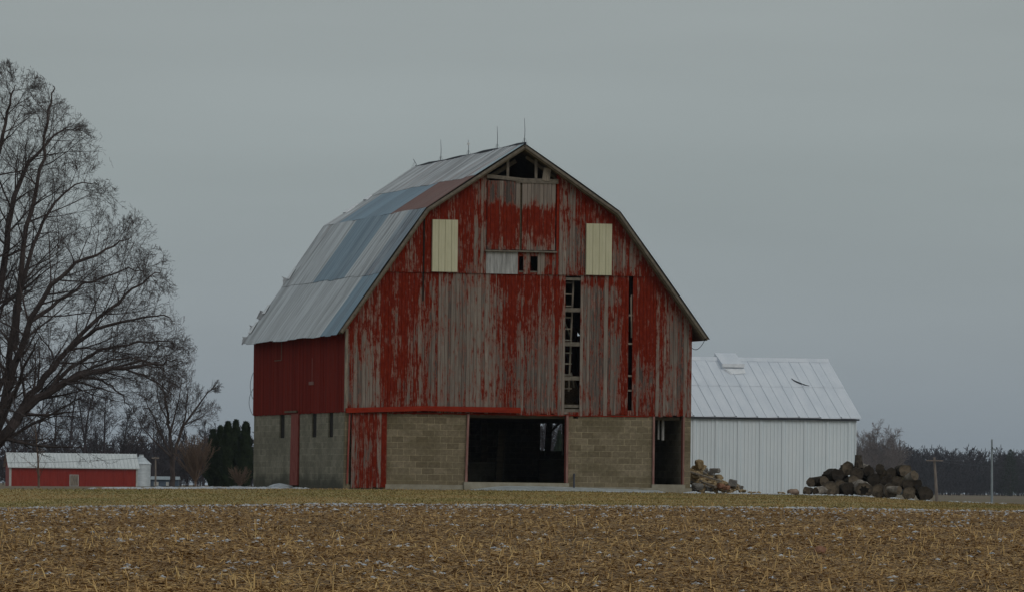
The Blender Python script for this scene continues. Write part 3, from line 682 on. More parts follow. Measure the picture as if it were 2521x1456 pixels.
# left wall bits: red door, hinge plate, frame trims
m = MB(); vm_ = (LD[0] + LD[1]) / 2; m.hexa([(-.03, LD[0], .05), (-.03, LD[1] + .15, .05), (.02, LD[1] + .15, .05), (.02, LD[0], .05), (-.03, LD[0] - .02, ZB), (-.03, LD[1], ZB), (.02, LD[1], ZB), (.02, LD[0] - .02, ZB)]); m.build('side_door', 'jamb_red', barn)
m = MB(); m.box((-.08, LV(735, 1005), 2.47), (-.03, LV(706, 1005), 2.53)); m.build('door_track', 'interior_timber', barn)
m = MB(); v_ = LV(695, 860); m.box((-.022, v_, LZ(695, 886)), (-.018 + .001, v_ + .09, ZE + .02)); m.box((-.022, v_ + .091, LZ(690, 887)), (-.018 + .001, v_ + 1.3, LZ(690, 887) + .03)); m.build('hatch_trim', 'interior_timber', barn)
m = MB(); v_ = LV(771, 910); m.box((-.022, v_, LZ(771, 940)), (-.017, v_ + .14, LZ(771, 880))); m.build('repair_batten', 'jamb_red', barn)
m = MB(); m.box((-.03, v_ - .2, LZ(771, 946)), (-.017, v_ + .6, LZ(771, 938))); m.build('repair_batten', 'pinkish_jamb_wood', barn)
# barge boards, ridge, soffit rafters
def off(i, d):
    return PROF[i]
for (a, za), (b, zb_) in zip(PROF, PROF[1:]):
    m = MB(); L_ = math.hypot(b - a, zb_ - za); nx, nz = (zb_ - za) / L_, -(b - a) / L_   # into the building
    if nz > 0: nx, nz = -nx, -nz
    t0, t1 = .012, .095
    P = lambda s, t, v: (a + (b - a) * s + nx * t, v, za + (zb_ - za) * s + nz * t)
    s0 = .004
    m.hexa([P(0, t1, -OF - .03), P(1 - s0, t1, -OF - .03), P(1 - s0, t1, -OF), P(0, t1, -OF), P(0, t0, -OF - .03), P(1 - s0, t0, -OF - .03), P(1 - s0, t0, -OF), P(0, t0, -OF)])
    m.build('barge_board', 'pale_trim_wood', barn)
    m = MB(); m.hexa([P(0, .14, -OF + .01), P(1 - s0, .14, -OF + .01), P(1 - s0, .14, -.05), P(0, .14, -.05), P(0, .1, -OF + .01), P(1 - s0, .1, -OF + .01), P(1 - s0, .1, -.05), P(0, .1, -.05)]); m.build('soffit', 'interior_timber', barn)
def vb(s): return BD + .25 + (.45 if s else 0)
# roof: deck, then sheets laid in tiers
roof_parts = []
VB = {0: BD + .05, 1: BD + .45, 2: BD + .75, 3: BD + .45, 4: BD + .05}
deck = MB()
for i, ((a, za), (b, zb_)) in enumerate(zip(PROF, PROF[1:])):
    va, vb_ = VB[i] - .1, VB[i+1] - .1
    deck.hexa([(a, -OF, za - .1), (b, -OF, zb_ - .1), (b, vb_, zb_ - .1), (a, va, za - .1), (a, -OF, za - .01), (b, -OF, zb_ - .01), (b, vb_, zb_ - .01), (a, va, za - .01)])
roof = deck.build('roof', 'interior_timber', barn)
BLUE, SIL, PBL, DBL, WHT = (.17, .27, .35), (.52, .55, .57), (.36, .47, .51), (.15, .22, .29), (.52, .54, .55)
r = random.Random(15)
def lerp2(i, s):            # a point down slope i (0 = lower left, 1 = upper left ...)
    (a, za), (b, zb_) = PROF[i], PROF[i+1]; return a + (b - a) * s, za + (zb_ - za) * s
def roof_sheet(i, s0, s1, f0, f1, colr, rust, lift=0, curl=0, parent=None, name='roof_sheet', mat='old_galvanised_roofing'):
    """f0,f1 are fractions along the ridge; lower sheets slip under the ones above"""
    m = MB(); N = 5; M = 4; sk = random.Random(int(s0 * 999) + i).uniform(.2, .9) if name == 'loose_sheet' else 1
    (a, za), (b, zb_) = PROF[i], PROF[i+1]; L_ = math.hypot(b - a, zb_ - za); nx, nz = -(zb_ - za) / L_, (b - a) / L_
    G = []
    for q in range(N + 1):
        s = s0 + (s1 - s0) * q / N; row = []
        for p in range(M + 1):
            f = f0 + (f1 - f0) * p / M * (1 if sk == 1 else sk + (1 - sk) * q / N * (1.4 if q % 2 else 1))
            vbk = VB[i] + (VB[i+1] - VB[i]) * s; v = -OF - .04 + (vbk + OF) * f
            h_ = .012 + lift + (.004 if p in (0, M) else .014 * ((p % 2))) + curl * ((f - f0) / (f1 - f0)) ** 2 + .012 * math.sin(v * 1.3 + s * 4)
            u, z = lerp2(i, s); row.append((u + nx * h_, v, z + nz * h_, f * 17, s * L_ + i * 5))
        G.append(row)
    for q in range(N):
        for p in range(M):
            P = [G[q][p], G[q][p+1], G[q+1][p+1], G[q+1][p]]
            if i >= 2: P = P[::-1]
            i0 = len(m.v); m.v += [x[:3] for x in P][::-1]; m.f.append([i0, i0+1, i0+2, i0+3])
            for x in P[::-1]:
                for k, vv in (('rust', rust), ('sheet', colr), ('uvu', x[3]), ('uvv', x[4])): m.a.setdefault(k, []).append(vv)
    # thin lower edge so the sheet has a thickness
    q = 0
    for p in range(M):
        A, B_ = G[0][p], G[0][p+1]; P = [(A[0], A[1], A[2] - .012, A[3], A[4]), (B_[0], B_[1], B_[2] - .012, B_[3], B_[4]), B_, A]
        i0 = len(m.v); m.v += [x[:3] for x in P]; m.f.append([i0, i0+1, i0+2, i0+3])
        for x in P:
            for k, vv in (('rust', rust), ('sheet', tuple(c * .6 for c in colr)), ('uvu', x[3]), ('uvv', x[4])): m.a.setdefault(k, []).append(vv)
    return m.build(name, mat, parent or roof)
TIERS = [(1, .50, 1.0, [(.035, PBL, -.3), (.30, SIL, .30), (.55, SIL, .32), (.8, SIL, .26), (1, WHT, .12)], .020),
         (1, .0, .515, [(.33, (.34, .29, .27), .72), (.86, BLUE, -.4), (1, SIL, .2)], .008),
         (0, .47, 1.0, [(.06, DBL, .0), (.15, DBL, .3), (.34, SIL, .1), (.66, BLUE, -.25), (.9, SIL, -.12), (1, SIL, .22)], .020),
         (0, -.03, .485, [(.16, BLUE, -.35), (1, SIL, -.12)], .008)]
for i, s0, s1, bands, lift in TIERS:
    n_ = 20
    cutf = [k / n_ for k in range(n_ + 1)]
    for bd in bands[:-1]:
        j = min(range(1, n_), key=lambda k: abs(cutf[k] - bd[0]))
        cutf[j] = bd[0]
    for a, b in zip(cutf, cutf[1:]):
        mid = (a + b) / 2; c_, ru = next((c, q) for f, c, q in bands if mid <= f)
        k = r.uniform(.8, 1.12); c_ = tuple(x * k for x in c_)
        roof_sheet(i, s0 - r.uniform(0, .012), s1, a, b + .004, c_, ru + r.uniform(-.06, .08), lift + r.uniform(0, .006))
for i in (2, 3):
    for k in range(8): roof_sheet(i, 0 - .0, 1.0 if i == 2 else 1.02, k / 8, (k + 1) / 8 + .003, tuple(x * r.uniform(.85, 1.05) for x in SIL), .1, .01)
# torn sheets hanging off the back edge
for k, (s, f, ln, ht) in enumerate(((.08, 1.0, .012, .08), (.21, 1.0, .016, .11), (.50, 1.0, .015, .11), (-.01, 1.0, .028, .03))):
    roof_sheet(0, s - .03, s + .035, f - .02, f + ln, (.34, .34, .35), .2, .02, ht, name='loose_sheet')
for s0, s1 in ((.05, .15), (.22, .3), (.52, .62)):
    m = MB(); p, q = lerp2(0, s0), lerp2(0, s1); v0_, v1_ = VB[0] - .5, VB[0] - .02
    m.hexa([(p[0] - .05, v0_, p[1] + .05), (p[0] - .05, v1_, p[1] + .05), (q[0] - .05, v1_, q[1] + .05), (q[0] - .05, v0_ + .3, q[1] + .05), (p[0] - .06, v0_, p[1] + .06), (p[0] - .06, v1_, p[1] + .07), (q[0] - .06, v1_, q[1] + .07), (q[0] - .06, v0_ + .3, q[1] + .06)]); m.build('snow_patch', 'clean_snow', roof)
for s0, s1 in ((.2, .35), (.42, .5)):
    m = MB(); p, q = lerp2(1, s0), lerp2(1, s1); v0_, v1_ = VB[1] - .6, VB[1] - .0
    m.hexa([(p[0], v0_, p[1] + .04), (p[0], v1_, p[1] + .04), (q[0], v1_, q[1] + .04), (q[0], v0_ + .3, q[1] + .04), (p[0] - .02, v0_, p[1] + .06), (p[0] - .02, v1_, p[1] + .07), (q[0] - .02, v1_, q[1] + .07), (q[0] - .02, v0_ + .3, q[1] + .06)]); m.build('snow_patch', 'clean_snow', roof)
m = MB(); pts = [(BW/2 + .02 * math.sin(k), -OF - .05 + k * (VB[2] + OF) / 14, ZR + .035 + .018 * math.sin(k * 1.7)) for k in range(15)]
m.tube(pts, .045, 6); m.build('ridge_cap', 'dark_metal', roof)
for px, py, top, bent in ((1017, 410, 388, 1), (1085, 393, 337, 0), (1153, 379, 338, 0), (1224, 366, 307, 0), (1296.5, 357, 292, 0)):
    v_, z_ = plane(px, py, u=BW/2); v_ = max(-.3, min(v_, VB[2])); h_ = (py - top) / 76. * (1 + v_ / 216)
    m = MB()
    if bent: m.tube([(BW/2, v_, ZR), (BW/2 + .05, v_ - .05, ZR + .12), (BW/2 - .05, v_, ZR + .3)], .010, 5)
    else: m.tube([(BW/2, v_, ZR + .02), (BW/2 + .01, v_, ZR + h_ * .55), (BW/2 - .01, v_, ZR + h_)], [.012, .009, .005], 5)
    for dx, dy in ((-.16, -.05), (.16, 0), (0, .22)): m.tube([(BW/2 + dx, v_ + dy, ZR - .02 - abs(dx) * .6), (BW/2 + dx * .15, v_ + dy * .1, ZR + .20)], .004, 4)
    lr = m.build('lightning_rod', 'dark_metal', barn)
    if bent: tag(lr, 'short bent lightning rod at the far end of the ridge')
    if px == 1153: q_ = MB(); q_.tube([(BW/2, v_, ZR + .38), (BW/2, v_, ZR + .46)], .035, 8); q_.build('insulator', 'white_fitting', lr)
# cables
def arc(p, q, sag, n=12, side=(0, 0, -1)):
    p, q, s_ = Vector(p), Vector(q), Vector(side); return [p.lerp(q, k / n) + s_ * sag * 4 * (k / n) * (1 - k / n) for k in range(n + 1)]
m = MB(); m.tube(arc((BW + OVR - .03, -.2, ZE - .05), (BW + .01, .02, ZE - .35), .16), .011, 4); m.build('cable', 'dark_metal', barn)
m = MB(); m.tube(arc((-.02, BD, 3.9), (-.02, BD, 3.0), .3, side=(-.15, 1, 0)), .009, 4); m.tube(arc((-.02, BD, 3.35), (-.02, BD, 2.45), .4, side=(-.15, 1, 0)), .009, 4); m.build('cable', 'dark_metal', barn)
# snow heap by the left wall, iron bar by the big opening, hay inside
def blob(name, loc, sx, sy, sz, mat, seed, label, cat, group=None, kind=None, ang=0, rough=.18, n=2, parent=None, flat=0):
    import bmesh
    bm = bmesh.new(); bmesh.ops.create_icosphere(bm, subdivisions=n, radius=1); rr = random.Random(seed)
    from mathutils import noise as mn
    o_ = Vector((rr.uniform(0, 50), rr.uniform(0, 50), rr.uniform(0, 50)))
    for v_ in bm.verts:
        c = v_.co.copy(); k = 1 + rough * 2 * mn.noise(c * 1.3 + o_) + rough * .8 * mn.noise(c * 3.1 + o_)
        if flat:
            mxx = max(abs(c.x), abs(c.y), abs(c.z)); c = c.lerp(c / mxx, flat)
        v_.co = Vector((c.x * sx, c.y * sy, c.z * sz)) * k
    me = bpy.data.meshes.new(name); bm.to_mesh(me); bm.free(); me.materials.append(MATS[mat])
    me.polygons.foreach_set('use_smooth', [flat == 0] * len(me.polygons))
    o = bpy.data.objects.new(name, me); C.objects.link(o); o.location = loc; o.rotation_euler = (rr.uniform(-ang, ang), rr.uniform(-ang, ang), rr.uniform(0, 6.3) if ang else 0)
    if parent: o.parent = parent
    return tag(o, label, cat, group, kind)
p = at(688, 1193, 219.5); blob('snow', (p.x, p.y, Hf(p.x, p.y) + .02), .42, .5, .13, 'snow', 2, 'small heap of snow at the foot of the left block wall', 'snow', kind='stuff')
c_, s_ = math.cos(TH), math.sin(TH)
def BWd(u, v, z): return (B0.x + u * c_ - v * s_, B0.y + u * s_ + v * c_, z)
p = BWd(3.2, 4.5, 0); 
for k, (u, v, z, sx, sy, sz) in enumerate(((7.6, 2.6, 2.4, .9, .9, .62), (8.9, 2.2, 2.4, .8, .9, .6))):
    blob('hay', BWd(u, v, z + sz * .98), sx, sy, sz, 'hay', 40 + k, 'loose heap of old hay on the loft floor behind the ' + ('wide' if k == 0 else 'narrow') + ' open slot', 'hay', kind='stuff', rough=.25)
bar = MB(); a_ = BWd(FU(1407, 1195), -.35, 0.0); b_ = BWd(FU(1412.5, 1160), -.05, 0.52); bar.tube([a_, b_], .03, 8); tag(bar.build('iron_bar', 'dark_metal'), 'dark iron bar leaning on the block wall beside the big opening', 'iron bar')
bt = MB(); q0 = BWd(3.6, 3.8, .06); q1 = BWd(4.6, 3.3, .45); bt.beam(q0, q1, .5, .3); bt.beam(BWd(4.2, 3.1, .05), BWd(3.3, 4.2, 1.3), .08, .05); tag(bt.build('timber_pile', 'interior_timber'), 'dim tilted timber block and board lying on the floor inside the barn', 'timber')
# ------------------------------------------------------------------ white shed
RC = at(2105, 1213, 232.0); RC.z = 0
SHL, SHH, SZE, SZR = 6.6, 4.25, 2.56, 4.62
SO = RC - Vector((c_, s_, 0)) * SHL
shed = thing('shed', SO, 'white ribbed metal shed with a snow dusted gable roof, beside the red barn', 'shed', rz=TH)
def ribs(name, u0, u1, z0, z1, v, mat, step_, major, parent, minor=3):
    pts = []; u = u0
    while u < u1 - .02:
        pts += [(u, 0), (u + .012, .03), (u + major, .03), (u + major + .012, 0)]
        for k in range(1, minor + 1):
            x = u + step_ * k / (minor + 1); pts += [(x, 0), (x + .008, .013), (x + .03, .013), (x + .038, 0)]
        u += step_
    pts = [p for p in pts if p[0] < u1] + [(u1, 0)]
    m = MB()
    for p, q in zip(pts, pts[1:]): m.poly([(p[0], v - p[1], z0), (q[0], v - q[1], z0), (q[0], v - q[1], z1), (p[0], v - p[1], z1)])
    return m.build(name, mat, parent)
ribs('wall', 0, SHL, -.25, SZE, 0, 'white_steel_wall', .79, .10, shed, 5)
m = MB(); pg = [(0, -.25), (2 * SHH, -.25), (2 * SHH, SZE), (SHH, SZR - .05), (0, SZE)]
m.poly([(SHL - .01, v, z) for v, z in pg]); m.poly([(.0, v, z) for v, z in pg][::-1]); m.poly([(.0, 2*SHH, -.25), (.0, 2*SHH, SZE), (SHL, 2*SHH, SZE), (SHL, 2*SHH, -.25)]); m.build('wall', 'white_steel_wall', shed)
m = MB(); m.box((SHL - .02, -.035, -.2), (SHL + .02, .02, SZE)); m.build('corner_trim', 'white_steel_wall', shed)
r = random.Random(3); EV = -.14
for k in range(9):
    for t0, t1, z in ((0, .53, .0), (.52, 1, .014)):
        a = -.0 + k * (SHL + .16) / 9; b = a + (SHL + .16) / 9; m = MB(); zz = lambda t: SZE + (SZR - SZE) * (t * (SHH - EV) ) / (SHH - EV) + z + .02
        V_ = lambda t: EV + (SHH - EV) * t
        tt0 = t0 - (r.uniform(-.004, .008) if t0 == 0 else 0)
        prof_ = [(a, .0), (a + .02, .035), (a + .05, .035), (a + .07, 0), ((a+b)/2 - .02, .0), ((a+b)/2, .022), ((a+b)/2 + .02, .0), (b + .01, .008)]
        for p, q in zip(prof_, prof_[1:]): m.poly([(p[0], V_(tt0), zz(tt0) + p[1]), (q[0], V_(tt0), zz(tt0) + q[1]), (q[0], V_(t1), zz(t1) + q[1]), (p[0], V_(t1), zz(t1) + p[1])])
        m.poly([(a, V_(tt0), zz(tt0) - .015), (b, V_(tt0), zz(tt0) - .015), (b, V_(tt0), zz(tt0)), (a, V_(tt0), zz(tt0))])
        m.build('roof_sheet', 'white_steel_roof', shed)
m = MB(); m.poly([(-.02, SHH, SZR + .01), (SHL + .16, SHH, SZR + .01), (SHL + .16, 2*SHH + .14, SZE - .02), (-.02, 2*SHH + .14, SZE - .02)]); m.build('roof', 'white_steel_roof', shed)
m = MB(); m.hexa([(-.02, SHH - .2, SZR - .05), (SHL + .16, SHH - .2, SZR - .05), (SHL + .16, SHH + .2, SZR - .05), (-.02, SHH + .2, SZR - .05), (-.02, SHH - .06, SZR + .09), (SHL + .16, SHH - .06, SZR + .09), (SHL + .16, SHH + .06, SZR + .09), (-.02, SHH + .06, SZR + .09)]); m.build('ridge_cap', 'white_steel_roof', shed)
m = MB(); m.box((.0, -.12, SZE - .06), (SHL + .1, -.09, SZE - .005)); m.build('eave_trim', 'dark_metal', shed)
# raised roof vent, torn flap
def SU(px, py, v): return plane(px, py, v=v, o=SO)
vf = SHH * .80; ua, ub = SU(1779, 905, vf)[0], SU(1831, 905, vf)[0]
zr_ = lambda v: SZE + (SZR - SZE) * (v - EV) / (SHH - EV)
m = MB(); m.hexa([(ua, vf, zr_(vf) + .0), (ub, vf, zr_(vf) + .0), (ub, SHH + .3, SZR - .1), (ua, SHH + .3, SZR - .1), (ua, vf, zr_(vf) + .22), (ub, vf, zr_(vf) + .22), (ub, SHH + .3, SZR + .24), (ua, SHH + .3, SZR + .24)]); vent = m.build('roof_vent', 'white_steel_roof', shed)
m = MB(); m.box((ua - .02, vf - .05, zr_(vf) + .12), (ub + .02, vf - .001, zr_(vf) + .24)); m.build('vent_lip', 'clean_snow', vent)
m = MB(); m.hexa([(ua + .2, vf - .38, zr_(vf - .38) + .05), (ub - .0, vf - .3, zr_(vf - .3) + .05), (ub, vf - .06, zr_(vf) + .03), (ua + .05, vf - .06, zr_(vf) + .03), (ua + .25, vf - .34, zr_(vf - .34) + .075), (ub - .1, vf - .27, zr_(vf - .27) + .075), (ub, vf - .06, zr_(vf) + .07), (ua + .05, vf - .06, zr_(vf) + .07)]); m.build('snow_patch', 'clean_snow', shed)
vt = SHH * .52; ut = SU(1972, 957, vt)[0]; m = MB()
prev = None
for k in range(6):
    t = k / 5; u_ = ut - .22 + .5 * t ** 1.6; v_ = vt + .55 * (1 - t) ** 1.5; h_ = .01 + .035 * math.sin(math.pi * t)
    cur = [(u_, v_ - .02, zr_(v_) + .045), (u_ + .02, v_ - .05, zr_(v_) + .045 + h_)]
    if prev: m.poly([prev[0], cur[0], cur[1], prev[1]]); m.poly([prev[1], cur[1], cur[0], prev[0]])
    prev = cur
m.build('torn_flap_shade', 'dark_metal', shed)  # raised flap coloured dark to paint the shade in the torn opening
m = MB(); m.box((-.9, -1.0, -.5), (2.6, -.7, -.03 + .0)); f_ = m.build('kerb', 'concrete'); f_.location = SO; f_.rotation_euler = (0, 0, TH); tag(f_, 'low concrete kerb running along under the rubble heap', 'kerb')

# ------------------------------------------------------------------ rubble heap
def top_profile(px):
    xs = [1701, 1712, 1722, 1738, 1752, 1768, 1778, 1800, 1820, 1836]; ys = [1147, 1146, 1134, 1148, 1160, 1166, 1182, 1187, 1190, 1203]
    return float(np.interp(px, xs, ys))
r = random.Random(21); k = 0
for row in range(11):
    Yd = 222.2 + row * .16
    for px in np.arange(1701, 1838, 6):
        px_ = px + r.uniform(-4, 4); base = 1207 + .006 * (px_ - 1700)
        py = base - 2 - row * 6 + r.uniform(-3, 3)
        if py < top_profile(px_) + 2 or px_ < 1699: continue
        sz = r.choice([3.5, 4.5, 5.5, 7]); s0 = sz / 16533 * Yd; P = at(px_, py, Yd)
        fl = r.random() < .55; dx = r.uniform(.9, 1.5)
        blob('rubble_stone', (P.x, P.y, P.z), s0 * dx, s0 * r.uniform(.9, 1.3), s0 * r.uniform(.5, .85), r.choice(['rubble', 'rubble', 'rubble', 'rubble', 'grey_rubble']), 100 + k, 'rough tan or grey stone or block chunk in the rubble heap between barn and shed', 'stone', 'stones in the rubble heap', ang=.4, rough=.07 if fl else .2, flat=.93 if fl else .3, n=2 if not fl else 3); k += 1
for px, py, Yd, a, b, c, mt, lb, fl in ((1722, 1142, 223.4, .13, .12, .14, 'rubble', 'squarish tan block standing at the very top of the rubble heap', .95),
    (1774, 1195, 222.0, .13, .11, .09, 'orange_brick', 'pale orange brick chunk low on the front of the rubble heap', .6), (1789, 1199, 221.9, .10, .09, .07, 'orange_brick', 'small bright orange brick at the foot of the rubble heap', .8),
    (1717, 1196, 221.9, .2, .15, .12, 'grey_rubble', 'rounded grey stone at the left foot of the heap, against the barn corner', .4), (1760, 1157, 222.9, .17, .10, .08, 'grey_rubble', 'long dark grey slab near the top right of the rubble heap', .92),
    (1804, 1188, 222.2, .17, .13, .12, 'grey_rubble', 'pale hollow block on the right slope of the rubble heap', .95), (1712, 1168, 222.5, .22, .14, .12, 'rubble', 'large flat tan block on the left of the rubble heap, beside the barn', .9)):
    P = at(px, py, Yd); blob('rubble_stone', P, a, b, c, mt, int(px), lb, 'stone' if 'brick' not in lb else 'brick', 'stones in the rubble heap', ang=.2, rough=.08, flat=fl, n=3)
for (x0, y0), (x1, y1), lb in (((1700, 1160), (1775, 1183), 'long brown plank lying across the middle of the rubble heap'), ((1730, 1186), (1762, 1197), 'short plank poking out of the lower rubble heap')):
    m = MB(); m.beam(at(x0, y0, 222.3), at(x1, y1, 221.9), .14, .05); tag(m.build('plank', 'grey_weathered_wood'), lb, 'plank')
for k, (px, py) in enumerate(((1846, 1208), (1858, 1208.5), (1868, 1209), (1920, 1212), (1928, 1212))):
    P = at(px, py, 224); blob('rubble_stone', (P.x, P.y, Hf(P.x, P.y) + .03), .08, .08, .05, 'rubble', 300 + k, 'small stray stone lying in front of the white shed wall', 'stone', 'stray stones by the shed', ang=.3)
P = at(1953, 1208, 222); blob('boulder', (P.x, P.y, P.z - .02), .21, .16, .115, 'brown_boulder', 12, 'single brown boulder in front of the shed, left of the log pile', 'boulder', rough=.1)

# ------------------------------------------------------------------ log pile
def log(cx, cy, rr, yaw=0, pitch=0, ln=1.0, Y=222.0, mat='log_bark', label='', sq=1.0, seed=0, upright=False, hollow=False):
    px = (3100 + cx / 1.9006) / 1.6248; py = (1600 + cy / 1.9006) / 1.6248
    P = at(px, py, Y); R_ = rr * 1.12 / 1.9006 / 1.6248 / F * Y; yaw *= .62
    if upright: d = Vector((math.sin(yaw) * .25, .1, 1)).normalized()
    else: d = Vector((math.sin(yaw) * math.cos(pitch), math.cos(yaw) * math.cos(pitch), math.sin(pitch)))
    x = d.cross(Vector((0, 0, 1))); x = (x if x.length > .1 else Vector((1, 0, 0))).normalized(); y = x.cross(d)
    from mathutils import noise as mn
    ln *= random.Random(seed).uniform(.55, .85); yaw_ = yaw; m = MB(); N, M = 22, 12; o_ = Vector((seed * 3.1, seed * 1.7, 0)); rings = []
    for j in range(M + 1):
        t = j / M; ring = []
        for i in range(N):
            a = i * 2 * math.pi / N
            k = 1 + (.5 if upright else .22) * mn.noise(Vector((math.cos(a) * .8, math.sin(a) * .8, t * 1.2)) + o_) + .20 * mn.noise(Vector((math.cos(a) * 4, math.sin(a) * 4, t * 2)) + o_) - .1 * t
            ring.append(x * (math.cos(a) * R_ * k * sq) + y * (math.sin(a) * R_ * k) + d * (t * ln + (.02 * mn.noise(Vector((math.cos(a), math.sin(a), 5)) + o_) if j == 0 else 0)))
        rings.append(ring)
    for j in range(M):
        for i in range(N): m.poly([rings[j][i], rings[j][(i+1) % N], rings[j+1][(i+1) % N], rings[j+1][i]])
    m.poly(rings[-1])
    lg = m.build('log', mat, None, P, smooth=True, merge=True)
    c = MB(); cen = sum(rings[0], Vector()) / N; back = d * .012
    mid = [cen + (p - cen) * .5 for p in rings[0]]
    cc = cen + d * .01
    for i in range(N):
        a_, b_ = rings[0][i] * 1.0, rings[0][(i+1) % N]; c.poly([b_ - back * .3, a_ - back * .3, mid[i], mid[(i+1) % N]]); c.poly([mid[(i+1) % N], mid[i], cc])
    cf = c.build('cut_end', 'cut_wood_end', lg)
    if hollow:
        h_ = MB(); h_.poly([cen + (p - cen) * .52 * (1 + .2 * math.sin(k * 1.9)) - d * .006 for k, p in enumerate(rings[0])][::-1]); h_.build('hollow', 'painted_hollow_shade', lg)  # flat disc on the cut end, the hole's shade put into its colour
    tag(lg, label, 'log', 'cut logs heaped beside the white shed')
R_ = math.radians
LOGS = [
 (555,518,46,R_(-6),0,1.0,223.0,'log_bark','log high on the left of the pile, its round grey cut end facing the viewer'),
 (478,567,45,R_(-32),0,1.0,222.6,'log_bark','thick log below and left of the highest left round, body angled to the left'),
 (622,560,46,R_(10),0,1.0,222.6,'log_bark','dark log with a ringed hollow looking end right under the upright gnarled stump'),
 (715,535,38,R_(-35),.1,.9,222.9,'pale_log_bark','pale barked log just right of the upright gnarled stump'),
 (797,520,37,R_(5),0,1.0,223.1,'mossy_bark','tall oval mossy log end, topmost in the middle of the pile'),
 (882,556,43,R_(8),0,1.0,222.9,'log_bark','grey round log end right of the tall mossy oval one'),
 (990,535,44,R_(-20),0,1.0,223.0,'log_bark','large round log topmost on the right side of the pile'),
 (1064,568,33,R_(-55),-.35,.9,222.5,'pale_log_bark','whitish bare log slanting down from the right top of the pile'),
 (1082,636,32,R_(5),0,.9,222.5,'mossy_bark','small mossy green log second from the right end'),
 (1147,709,50,R_(-12),0,1.0,222.0,'brown_end','large reddish brown log on the ground, rightmost of the pile'),
 (1020,704,45,R_(6),0,1.0,222.0,'log_bark','grey log on the ground directly left of the rightmost one'),
 (945,680,26,R_(-70),.05,.75,221.7,'pale_log_bark','short pale branch stub pointing right near the pile foot'),
 (880,688,52,R_(-8),0,.9,222.0,'pale_log_bark','broad pale streaked round on the ground right of centre'),
 (785,688,50,R_(12),0,1.0,222.2,'log_bark','very dark log on the ground in the middle of the pile'),
 (677,678,56,R_(-16),.12,1.1,221.6,'pale_log_bark','big log with a dark rotten hollow end, front centre of the pile'),
 (560,672,47,R_(-30),0,1.0,221.9,'log_bark','split log on the ground left of the big hollow one'),
 (500,648,42,R_(-14),0,1.0,222.2,'log_bark','barky log wedged behind the split log on the left'),
 (425,668,51,R_(-4),0,1.0,221.8,'log_bark','wide round grey log end on the ground, left part of the pile'),
 (310,690,28,R_(62),.12,.9,221.5,'pale_log_bark','pale tapering log with its small dark end on the ground to the left'),
 (372,615,36,R_(-52),0,.9,222.3,'log_bark','ridged bark log lying on top of the pale tapering one'),
 (270,622,30,R_(14),0,.7,222.3,'log_bark','small log resting above the lowest left one'),
 (240,686,28,R_(20),0,.7,221.9,'log_bark','small dark log on the ground, leftmost of the pile'),
 (757,606,47,R_(-16),0,1.0,222.5,'log_bark','greenish round log in the middle row under the mossy oval'),
 (848,618,38,R_(6),0,1.0,222.5,'log_bark','dark shadowed log in the middle row right of centre'),
 (935,620,44,R_(10),0,1.0,222.5,'mossy_bark','mossy dark log in the middle row under the large top right round'),
 (1012,640,38,R_(-4),0,1.0,222.4,'log_bark','dark round log beneath the whitish slanting one'),
 (600,612,40,R_(-30),-.1,1.0,222.3,'log_bark','log sloping down behind the big hollow one')]
MATS['brown_end'] = MATS['mossy_bark']
for i, L_ in enumerate(LOGS): log(*L_[:3], yaw=L_[3], pitch=L_[4], ln=L_[5], Y=L_[6], mat=L_[7] if L_[7] != 'brown_end' else 'log_bark', label=L_[8], seed=i + 1, hollow=('hollow end' in L_[8]), sq=.82 if 'oval' in L_[8] else 1.0)
log(634, 512, 27, yaw=.3, ln=.62, Y=222.8, upright=True, label='upright gnarled stump with knots sticking up above the pile', seed=40)
for k, (cx, cy, q) in enumerate(((700,592,50),(826,580,46),(925,585,46),(640,640,48),(975,608,42),(868,640,50),(745,650,46),(530,615,40),(1050,668,40),(440,620,36))):
    log(cx, cy, q, yaw=R_(-10 + k * 7 % 25), ln=.8, Y=223.35, label='dark log in shadow deep inside the log pile, mostly hidden by the ones in front', seed=50 + k)
m = MB()

# ------------------------------------------------------------------ trees
class Tree:
    def __init__(s, seed): s.r = random.Random(seed); s.tr = []; s.tw = []
    def grow(s, p, d, L, rad, lev, P):
        r = s.r; n = P['seg'][lev]; st = L / n; pts = [p.copy()]; rads = [rad]; d = d.normalized(); up = P['up'][lev]; wob = P['wob'][lev]
        for i in range(n):
            d = (d + Vector((r.gauss(0, wob), r.gauss(0, wob), r.gauss(0, wob) + up))).normalized()
            p = p + d * st; pts.append(p.copy()); rads.append(rad * (1 - (1 - P['tip'][lev]) * (i + 1) / n))
        (s.tr if lev <= P['trunk_lev'] else s.tw).append((pts, rads))
        s.spawn(pts, rads, lev, L, P)
    def spawn(s, pts, rads, lev, L, P, sl=None):
        if lev + 1 >= len(P['seg']): return
        r = s.r; k = P['kids'][lev]; k = max(1, int(round(k * r.uniform(.8, 1.2)))) if not sl else sl
        for j in range(k):
            t = P['start'][lev] + (1 - P['start'][lev]) * ((j + r.random()) / k); t = min(t, .999); q = t * (len(pts) - 1); i = int(q); f = q - i
            b = pts[i].lerp(pts[i+1], f); d = (pts[i+1] - pts[i]).normalized(); rad = rads[i] * (1 - f) + rads[i+1] * f
            a = r.uniform(0, 2 * math.pi); o = d.orthogonal().normalized(); o = Matrix.Rotation(a, 3, d) @ o
            ang = math.radians(r.gauss(P['ang'][lev], 9))
            nd = d * math.cos(ang) + o * math.sin(ang)
            if 'out' in P: nd = nd + Vector((0, 0, P['out']))
            l = L * P['len'][lev] * (1.12 - t * P['fall'][lev]) * r.uniform(.65, 1.2)
            s.grow(b, nd, l, max(P['rmin'], min(rad * .75, rad * P['rr'][lev])), lev + 1, P)
